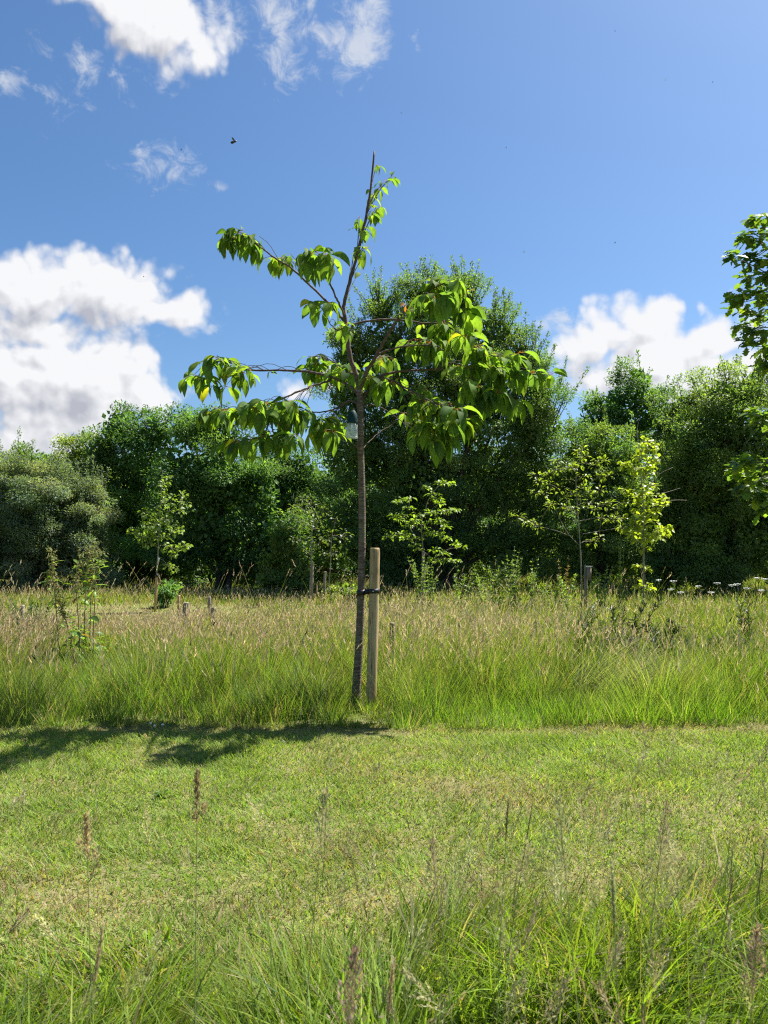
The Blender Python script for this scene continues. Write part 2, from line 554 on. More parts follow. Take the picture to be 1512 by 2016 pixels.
def pick(n, cols, w, r):
    i = r.choice(len(cols), size=n, p=np.array(w) / np.sum(w))
    return np.array(cols)[i] * np.exp(r.normal(0, .16, size=(n, 1)))

HW = .504
def scatter(y0, y1, dens, r, extra=1.22, pad=.5):
    """uniform points in the visible wedge (a little wider than the frame)."""
    hw1 = HW * y1 * extra + pad
    n = int(2 * hw1 * (y1 - y0) * dens)
    x = r.uniform(-hw1, hw1, n); y = r.uniform(y0, y1, n)
    k = np.abs(x) < HW * y * extra + pad
    return x[k], y[k]

G_GREEN = [(.125, .235, .034), (.165, .275, .04), (.09, .18, .038), (.235, .30, .062)]
STRAW = [(.40, .33, .19), (.34, .27, .15), (.46, .40, .26), (.36, .25, .17)]

def edge_near(x):      # where the near rough grass ends
    return 2.28 + .25 * (fbm(x, x * 0, 1.1, 5) - .5) + .12 * (fbm(x, x * 0, 4, 6) - .5) + .12 * np.clip(x, -1, 1)
def edge_far(x):       # where the meadow begins
    return 4.80 + .22 * (fbm(x, x * 0, .9, 8) - .5) + .26 * (fbm(x, x * 0, 3.5, 9) - .5)

def dryness(x, y):
    d = fbm(x, y, 1.5, 21)
    d = np.clip((d - .5) * 3.2, 0, 1)
    band = np.exp(-((y - 2.48 - .1 * np.sin(x * 3)) / .17) ** 2) * (.12 + .6 * np.clip((fbm(x, y, 2.2, 23) - .45) * 6, 0, 1))
    band2 = np.exp(-((y - 4.72) / .1) ** 2) * .6
    p = np.exp(-(((x - .15) / .5) ** 2 + ((y - 3.55) / .25) ** 2)) * .35
    return np.clip(d * .55 + .30 * np.clip((3.5 - y) / .9, 0, 1) * fbm(x, y, 3.1, 25) + band + band2 + p, 0, 1)

def mown():
    r = np.random.default_rng(11)
    g = Geo()
    for y0, y1, dens in ((1.7, 3.0, 12000), (3.0, 4.0, 10000), (4.0, 5.0, 8500)):
        x, y = scatter(y0, y1, dens, r, 1.15, 1.25)
        k = (y > edge_near(x) - .35) & (y < edge_far(x) + .12)
        x, y = x[k], y[k]; n = len(x)
        pn = fbm(x, y, 1.3, 31); ps = fbm(x, y, 5.0, 33)
        dry = dryness(x, y)
        h = (.015 + .019 * r.random(n) + .022 * np.clip(ps * 1.8 - .5, 0, 1)) * (1 - .35 * dry)
        w = r.uniform(.0030, .0060, n) * (.8 + .07 * y)
        a = r.uniform(0, 2 * pi, n); bl = pn * 9 + r.normal(0, 1.7, n)
        lx, ly = np.cos(bl) + .22 * np.where(np.sin(y * 11.0 + .25 * np.sin(x * 1.3)) > 0, 1, -1), np.sin(bl)
        bend = r.uniform(.05, .9, n)
        col = pick(n, [(.205, .32, .066), (.26, .355, .088), (.165, .27, .06), (.34, .40, .14)], [4, 4, 2.5, 2.0], r)
        st = pick(n, STRAW, [3, 2, 3, 2], r)
        isd = r.random(n) < (.07 + .62 * dry)
        lush = np.clip((fbm(x, y, 1.9, 37) - .5) * 4, 0, 1)[:, None]
        col = col * (1 - lush * .35) + np.array([.15, .27, .03]) * lush * .35
        col = np.where(isd[:, None], st * .9, col)
        Pt = np.stack([x, y, gz(x, y) - .004], -1)
        V, F, C, _, _ = blades(Pt, h, w, a, lx, ly, bend, col, col * np.array([1.08, 1.02, 1.0]), 2)
        g.add(V, F, C)
    V, F, C = g.get()
    o = obj('mown_grass', make_mesh('mown_grass', V, F, C, [M_grass]))
    tag(o, 'short mown grass strip with dry straw-coloured patches', 'grass', kind='stuff')
mown()

TREE_XY = (-.18, 5.4)
def meadow():
    r = np.random.default_rng(12)
    g = Geo(); hd = Geo()
    zones = [(4.66, 5.6, 4300, 5, .0048, 1.0), (5.6, 7.2, 2300, 4, .0062, 1.0), (7.2, 9.5, 1100, 3, .0085, 1.0),
             (9.5, 13, 560, 3, .011, 1), (13, 19, 260, 2, .017, 1), (19, 27, 110, 2, .027, 1)]
    for y0, y1, dens, seg, w0, _ in zones:
        x, y = scatter(y0, y1, dens, r, 1.22, 1.3)
        k = (y > edge_far(x) + .03 * r.normal(size=len(x)))
        mow = ((x + 4.6) / 2.5) ** 2 + ((y - 13.4) / 2.1) ** 2 < 1
        dx, dy = x - TREE_XY[0], y - TREE_XY[1]
        x, y = x[k], y[k]; n = len(x)
        dx, dy = x - TREE_XY[0], y - TREE_XY[1]
        pn = fbm(x, y, .55, 41); pt = fbm(x, y, 1.8, 43)
        d_edge = np.clip((y - edge_far(x)) / .9, 0, 1)
        hmax = (.11 + .29 * d_edge) * (.35 + 1.3 * pt)
        hf = np.interp(y, [5, 7, 9, 11.5, 14, 27], [1.05, 1.0, .85, .68, .66, .8]) - .26 * np.exp(-((x + 3.0) / 2.6) ** 2) * np.clip((y - 7.5) / 1.5, 0, 1)
        hmax *= np.interp(y, [5, 5.8, 7], [1, .95, .82]) * hf * (1 - .30 * np.exp(-(((x - 3.0) / 1.3) ** 2 + ((y - 7.0) / 1.4) ** 2)))
        tft = fbm(x, y, 2.3, 49); hmax *= .70 + .62 * np.clip((tft - .3) * 2.2, 0, 1)
        clump = np.exp(-(((x + .62) / .34) ** 2 + ((y - 5.12) / .22) ** 2))
        hmax += .22 * clump
        gap = np.exp(-((dx - .03) / .16) ** 2) * np.exp(-((y - 5.0) / .42) ** 2)
        hmax *= 1 - .62 * gap
        mow = ((x + 4.6) / 2.5) ** 2 + ((y - 13.4) / 2.1) ** 2 < 1
        hmax = np.where(mow, .045, hmax)
        dk = np.exp(-((x + 2.55 * y / 6.6) / .5) ** 2) * np.exp(-((y - 6.3) / .95) ** 2)
        hmax *= 1 - .5 * dk
        lean0 = np.where(r.random(n) < .4, r.normal(.1, .8, n), r.uniform(0, 2 * pi, n)) + (pn - .5) * 3
        wind = r.uniform(.02, .36, n)
        tus = fbm(x, y, 2.6, 47)
        ang = lean0 + (tus - .5) * 7
        tgl = None
        if y1 < 9.6:
            # gather most blades into tussocks that splay outwards
            nt = int({5.6: 210, 7.2: 260, 9.5: 260}[y1])
            tx_ = r.uniform(-HW * y1 * 1.2 - .5, HW * y1 * 1.2 + .5, nt); ty_ = r.uniform(y0 + .05, y1, nt)
            tr_ = r.uniform(.06, .26, nt); th_ = r.uniform(.55, 1.3, nt) ** 1.2; tc_ = r.integers(0, 5, nt); ta_ = r.uniform(-.5, .5, nt)
            ti = np.argmin((x[:, None] - tx_[None]) ** 2 + (y[:, None] - ty_[None]) ** 2, axis=1)
            inn = r.random(n) < .50
            nx_ = tx_[ti] + r.normal(0, .38, n) * tr_[ti]; ny_ = ty_[ti] + r.normal(0, .38, n) * tr_[ti]
            x = np.where(inn, nx_, x); y = np.where(inn, np.maximum(ny_, edge_far(nx_) + .01), y)
            ang = np.where(inn, np.arctan2(ny_ - ty_[ti], nx_ - tx_[ti]) + ta_[ti], ang)
            rad_ = np.hypot(nx_ - tx_[ti], ny_ - ty_[ti]) / tr_[ti]
            wind = np.where(inn, np.minimum(.03 + .42 * rad_ * r.uniform(.3, 1.3, n), .9), wind)
            dx = x - TREE_XY[0]
            gap = np.exp(-((dx - .03) / .16) ** 2) * np.exp(-((y - 5.0) / .42) ** 2)
            hmax = hmax * np.where(inn, th_[ti], 1.0) * (1 - .5 * gap)
            tgl = (inn, np.array([(.11, .225, .034), (.155, .275, .038), (.19, .30, .038), (.09, .175, .045), (.24, .29, .08)])[tc_[ti]])
        h = hmax * r.uniform(.5, 1.15, n)
        w = w0 * r.uniform(.6, 1.35, n)
        yaw = r.uniform(0, pi, n)
        col = pick(n, G_GREEN, [4, 4, 2, 2.5], r)
        pal = np.clip((fbm(x, y, .8, 53) - .47) * 5, 0, 1)[:, None]
        col = col * (1 - pal * .4) + np.array([.30, .35, .085]) * pal * .4
        lush = (np.exp(-(((x - 1.0) / .8) ** 2 + ((y - 5.05) / .4) ** 2)) + .7 * np.exp(-(((x - 2.3) / .5) ** 2 + ((y - 5.0) / .3) ** 2)))[:, None]
        lodged = np.exp(-(((x - 1.75) / .42) ** 2 + ((y - 5.75) / .28) ** 2))
        wind = wind + 1.0 * lodged * r.random(n)
        ang = np.where(lodged > .4, .2 + r.normal(0, .5, n), ang)
        if tgl is not None:
            col = np.where(tgl[0][:, None], col * .5 + tgl[1] * .5, col)
        sd = r.random(n) < .13 + .25 * np.clip((y - 6) / 4, 0, 1) * (1 - .6 * np.clip(x / 3, 0, 1))
        col = np.where(sd[:, None], pick(n, STRAW, [3, 2, 3, 2], r) * 1.0, col)
        col = col * (1 - .55 * np.clip(lush, 0, 1)) + np.array([.17, .35, .03]) * .55 * np.clip(lush, 0, 1)
        lo = (lodged * (r.random(n) < .6))[:, None]
        col = col * (1 - lo) + np.array([.50, .50, .32]) * lo
        tip = col * .8 + np.array([.30, .28, .12]) * .2
        Pt = np.stack([x, y, gz(x, y) - .01], -1)
        V, F, C, _, _ = blades(Pt, h, w, yaw, np.cos(ang), np.sin(ang), wind, col, tip, seg)
        g.add(V, F, C)
        # flowering stems
        ns = int(n * .215)
        i = r.choice(n, ns, replace=False)
        keep = (r.random(ns) < np.clip((y[i] - edge_far(x[i]) - .1) / 1.1, .10, 1)) & (gap[i] < .3)
        dens_n = np.clip((fbm(x[i], y[i], .7, 61) - .3) * 3.2, .2, 1)
        keep &= (r.random(ns) < dens_n) & (dk[i] < .35) & ~mow[i] & (r.random(ns) < np.interp(x[i], [-.5, .8, 2.2], [1, .72, .38]))
        i = i[keep]; ns = len(i)
        hs_ = (hmax[i] * .62 + .33 * hf[i]) * r.uniform(.65, 1.15, ns)
        hs_ += .12 * clump[i]; hs_ *= 1 - .22 * np.exp(-(((x[i] - 3.0) / 1.4) ** 2 + ((y[i] - 7.0) / 1.6) ** 2))
        ang = np.where(r.random(ns) < .45, r.normal(.15, .7, ns), r.uniform(0, 2 * pi, ns))
        bd = r.uniform(-.25, .30, ns)
        pinkz = np.clip(fbm(x[i], y[i], .5, 71) * 2.2 - .55, 0, 1)[:, None]
        scol = pick(ns, [(.27, .31, .085), (.36, .34, .14), (.22, .28, .07)], [3, 3, 2], r)
        V, F, C, T, D = blades(np.stack([x[i], y[i], gz(x[i], y[i])], -1), hs_, w0 * r.uniform(.4, .7, ns), r.uniform(0, pi, ns),
                               np.cos(ang), np.sin(ang), bd, scol, scol, seg)
        g.add(V, F, C)
        hc = pick(ns, [(.62, .55, .32), (.54, .42, .29), (.68, .62, .38), (.42, .47, .19)], [2.6, 1.5, 2.6, 3.4], r)
        hc = hc * (1 - np.clip(pinkz * .4 + .22 * (x[i] < .3)[:, None], 0, 1)) + np.array([.62, .44, .34]) * np.clip(pinkz * .4 + .22 * (x[i] < .3)[:, None], 0, 1)
        nk = {5: 9, 4: 8, 3: 6, 2: 4}[seg]
        HL = r.uniform(.05, .12, ns)
        for q in range(nk):
            f = q / nk
            p0 = T - D * (HL * (1 - f) * .95)[:, None]
            ax = nrm(D * 1.2 + .38 * (1 - f) * rdir(ns, r))
            sd_ = nrm(np.cross(ax, rdir(ns, r)))
            sl = HL * (.30 + .22 * r.random(ns)) * (1.1 - .4 * f)
            hd.add(*rhombi(p0, ax, sd_, sl, w0 * r.uniform(.6, 1.2, ns) * (1.2 if seg > 3 else 1.0), hc * r.uniform(.8, 1.2, (ns, 1))))
        if seg < 5:
            sel = r.random(ns) < .012
            m = int(sel.sum()); ii = i[sel]
            V, F, C, T, D = blades(np.stack([x[ii], y[ii], gz(x[ii], y[ii])], -1), r.uniform(.62, .98, m), np.full(m, w0 * .5), r.uniform(0, pi, m), np.cos(ang[sel] * .5), np.sin(ang[sel] * .5),
                                   r.uniform(.02, .25, m), scol[sel], scol[sel], 6)
            g.add(V, F, C)
            for q in range(9):
                ax = nrm(D * 1.1 + .4 * rdir(m, r)); sd_ = nrm(np.cross(ax, rdir(m, r)))
                hd.add(*rhombi(T - D * (.13 * q / 9), ax, sd_, r.uniform(.025, .05, m), np.full(m, w0 * .7), hc[sel] * r.uniform(.8, 1.2, (m, 1))))
            T, D = T[:0], D[:0]
        # a few plantain and timothy spikes, dark
        if seg >= 3:
            sel = r.random(len(T)) < .035
            t2, d2 = T[sel], D[sel]; m = len(t2)
            for q in range(3):
                sd_ = nrm(np.cross(d2, rdir(m, r)))
                hd.add(*rhombi(t2, d2, sd_, r.uniform(.025, .06, m), np.full(m, .008) * (1 + .06 * y0), np.tile([[.075, .055, .035]], (m, 1))))
    V, F, C = g.get(); V2, F2, C2 = hd.get()
    n1 = len(F[0])
    F2 = [f + len(V) for f in F2]
    allF = np.concatenate(F + F2)
    mi = np.concatenate([np.zeros(n1), np.ones(len(allF) - n1)])
    o = obj('meadow_grass', make_mesh('meadow_grass', np.concatenate([V, V2]), allF, np.concatenate([C, C2]), [M_grass, M_head], mi=mi))
    tag(o, 'tall unmown meadow grass with pinkish tan seed heads', 'grass', kind='stuff')
meadow()

def panicles(hd, T, D, HL, cols, w, r, rows=7, per=4, spread=.55):
    """open airy grass panicles: thin side branches carrying small spikelets."""
    n = len(T)
    for q in range(rows):
        f = q / rows
        p0 = T - D * (HL * (1 - f))[:, None]
        for _ in range(per):
            d = nrm(D * 1.0 + spread * rdir(n, r) * (1 - .5 * f))
            L = HL * (.42 * (1 - f) + .08) * r.uniform(.6, 1.1, n)
            sd = nrm(np.cross(d, rdir(n, r)))
            hd.add(*rhombi(p0, d, sd, L, w * .28, cols * .9))
            for s in (.55, .8, 1.0):
                a = nrm(d + .5 * rdir(n, r)); sd = nrm(np.cross(a, rdir(n, r)))
                hd.add(*rhombi(p0 + d * (L * s)[:, None], a, sd, r.uniform(.006, .011, n), w * r.uniform(.7, 1.2, n), cols * r.uniform(.8, 1.2, (n, 1))))

def foreground():
    r = np.random.default_rng(13)
    g = Geo(); hd = Geo()
    for y0, y1, dens in ((.95, 1.5, 4200), (1.5, 2.1, 7200), (2.1, 2.75, 5600)):
        x, y = scatter(y0, y1, dens, r, 1.3, 1.0)
        k = y < edge_near(x) + .10 * r.normal(size=len(x))
        x, y = x[k], y[k]; n = len(x)
        pn = fbm(x, y, 1.6, 81); pt = fbm(x, y, 3.5, 83)
        fade = np.clip((edge_near(x) + .2 - y) / .7, .0, 1)
        tall = np.clip((pt - .36) * 3.2, .0, 1)
        h = (.07 + .27 * fade * (.25 + .75 * tall)) * r.uniform(.55, 1.25, n)
        h *= np.clip(.80 + .38 * x, .5, 1.35)
        w = r.uniform(.0026, .0076, n)
        wide = r.random(n) < .10
        w = np.where(wide, w * 1.6, w)
        ang = (pn - .5) * 10 + r.normal(0, .9, n)
        bend = r.uniform(.05, .95, n) ** 1.3
        col = pick(n, [(.17, .29, .028), (.225, .34, .034), (.12, .21, .032), (.31, .36, .07)], [4, 3, 3.5, 1.6], r)
        bl = r.random(n) < .06
        col = np.where(bl[:, None], pick(n, [(.07, .15, .06)], [1], r), col)
        sd = r.random(n) < .07 + .30 * (1 - fade) * (fbm(x, y, 2, 85) > .45)
        col = np.where(sd[:, None], pick(n, STRAW, [3, 2, 3, 2], r) * .85, col)
        V, F, C, _, _ = blades(np.stack([x, y, gz(x, y) - .005], -1), h, w, r.uniform(0, pi, n), np.cos(ang), np.sin(ang), bend, col,
                               col * .75 + np.array([.3, .28, .1]) * .25, 5)
        g.add(V, F, C)
    # tall airy flowering stems
    n = 640
    y = r.uniform(1.0, 2.35, n); x = r.uniform(-1, 1, n) * (HW * y * 1.25 + .2)
    k = (r.random(n) < np.clip(.35 + .8 * (fbm(x, y, 1.2, 87) - .2) + .25 * np.sign(x), .2, 1))
    x, y = x[k], y[k]; n = len(x)
    h = r.uniform(.26, .52, n) + .05 * (x > 0)
    ang = r.normal(.3, 1.2, n)
    col = pick(n, [(.17, .21, .07), (.26, .24, .11), (.13, .18, .05)], [3, 2, 2], r)
    V, F, C, T, D = blades(np.stack([x, y, gz(x, y)], -1), h, r.uniform(.0012, .002, n), r.uniform(0, pi, n), np.cos(ang), np.sin(ang),
                           r.uniform(.0, .3, n), col, col, 6)
    g.add(V, F, C)
    hc = pick(n, [(.44, .43, .22), (.40, .33, .2), (.5, .48, .27), (.34, .40, .16)], [3, 2, 2, 2.5], r)
    kind = r.random(n)
    a = kind < .7
    panicles(hd, T[a], D[a], r.uniform(.06, .13, a.sum()), hc[a], r.uniform(.0015, .0028, a.sum()), r)
    b = ~a
    m = int(b.sum()); HL = r.uniform(.04, .10, m)
    for q in range(16):
        f = q / 16
        ax = nrm(D[b] * 1.5 + .5 * rdir(m, r)); sd = nrm(np.cross(ax, rdir(m, r)))
        hd.add(*rhombi(T[b] - D[b] * (HL * (1 - f))[:, None], ax, sd, r.uniform(.009, .016, m), np.full(m, .003), hc[b] * .7 * r.uniform(.8, 1.2, (m, 1))))
    V, F, C = g.get(); V2, F2, C2 = hd.get()
    n1 = len(F[0]); F2 = [f + len(V) for f in F2]
    allF = np.concatenate(F + F2)
    mi = np.concatenate([np.zeros(n1), np.ones(len(allF) - n1)])
    o = obj('foreground_grass', make_mesh('foreground_grass', np.concatenate([V, V2]), allF, np.concatenate([C, C2]), [M_grass, M_head], mi=mi))
    tag(o, 'rough bright green grass with airy panicles along the near edge of the mown strip', 'grass', kind='stuff')
foreground()

# ------------------------------------------------------------------ leaves
def big_leaves(Pt, d0, L, W, droop, col, r, fold=.35, st=7, petiole=.22, shape='ovate', pcol=(.22, .09, .06)):
    """Curved, folded leaves. Pt base of the petiole, d0 start direction, droop in radians over the length."""
    n = len(Pt)
    d0 = nrm(d0)
    hor = nrm(np.stack([d0[:, 0], d0[:, 1], np.zeros(n)], -1) + 1e-4 * r.normal(size=(n, 3)) * np.array([1, 1, 0]))
    el0 = np.arcsin(np.clip(d0[:, 2], -1, 1))
    t = np.linspace(0, 1, st)
    el = el0[:, None] - droop[:, None] * (t[None] ** .8)
    el = np.maximum(el, -1.62)
    step = np.where(np.arange(st) > 0, 1.0, 0) / (st - 1)
    dx = np.cos(el); dz = np.sin(el)
    sx = np.cumsum(dx * step[None], 1) * L[:, None]
    sz = np.cumsum(dz * step[None], 1) * L[:, None]
    pl = L * petiole
    base = Pt + d0 * pl[:, None]
    C = base[:, None] + hor[:, None] * sx[..., None] + np.array([0, 0, 1.0]) * sz[..., None]
    tan_ = hor[:, None] * dx[..., None] + np.array([0, 0, 1.0]) * dz[..., None]
    side0 = nrm(np.cross(hor, [0, 0, 1.0]))
    roll = r.normal(0, .45, n)
    nor0 = np.cross(side0[:, None], tan_)
    sd = side0[:, None] * np.cos(roll)[:, None, None] + nor0 * np.sin(roll)[:, None, None]
    nor = np.cross(sd, tan_)
    if shape == 'ovate':
        wp = np.interp(t, [0, .12, .3, .5, .7, .85, 1], [.05, .55, .95, 1, .72, .34, .0])
    elif shape == 'heart':
        wp = np.interp(t, [0, .05, .25, .5, .75, .9, 1], [.3, .85, 1.0, .95, .62, .25, .0])
    else:
        wp = np.interp(t, [0, .2, .5, .8, 1], [.1, .6, 1, .6, 0])
    hw = W[:, None] * wp[None] / 2
    f = fold * r.uniform(.4, 1.4, n)
    wav = .06 * W[:, None] * np.sin(t[None] * 9 + r.uniform(0, 6, n)[:, None])
    up = nor * (hw * np.sin(f)[:, None] + wav * wp[None])[..., None]
    up2 = nor * (hw * np.sin(f)[:, None] - wav * wp[None])[..., None]
    A = C - sd * (hw * np.cos(f)[:, None])[..., None] + up
    B = C + sd * (hw * np.cos(f)[:, None])[..., None] + up2
    V = np.stack([A, C, B], 2).reshape(n, -1, 3)
    m = 3 * st
    q = []
    for s in range(st - 1):
        a = 3 * s
        q += [[a, a + 1, a + 4, a + 3], [a + 1, a + 2, a + 5, a + 4]]
    F = (np.arange(n)[:, None, None] * m + np.array(q)[None]).reshape(-1, 4)
    cc = np.repeat(col[:, None], m, 1).reshape(n, st, 3, 3).copy()
    cc[:, :, 1] *= 1.25                                       # paler midrib
    # petiole strips
    s3 = nrm(np.cross(d0, rdir(n, r))) * (.006 * L / .13 * .35)[:, None]
    PV = np.stack([Pt - s3, Pt + s3, base + s3, base - s3], 1).reshape(-1, 3)
    PF = np.arange(4 * n).reshape(-1, 4) + n * m
    V = np.concatenate([V.reshape(-1, 3), PV]); F = np.concatenate([F, PF])
    cc = np.concatenate([cc.reshape(-1, 3), np.tile([pcol], (4 * n, 1))])
    return V, F, cc

def small_leaves(Pt, ax, nr, L, W, col):
    """Two-faced folded leaves for the trees far off."""
    n = len(Pt)
    sd = nrm(np.cross(ax, nr)); nn = np.cross(sd, ax)
    mid = Pt + ax * (L * .45)[:, None]
    a = mid + sd * (W / 2)[:, None] + nn * (W * .14)[:, None]
    b = mid - sd * (W / 2)[:, None] + nn * (W * .14)[:, None]
    V = np.stack([Pt, a, Pt + ax * L[:, None] - nn * (L * .12)[:, None], b], 1).reshape(-1, 3)
    i = np.arange(n)[:, None] * 4
    F = np.concatenate([i + np.array([[0, 1, 2]]), i + np.array([[0, 2, 3]])])
    return V, F, np.repeat(col, 4, axis=0)

CH_COL = [(.12, .21, .046), (.15, .25, .048), (.10, .185, .052), (.20, .29, .05)]

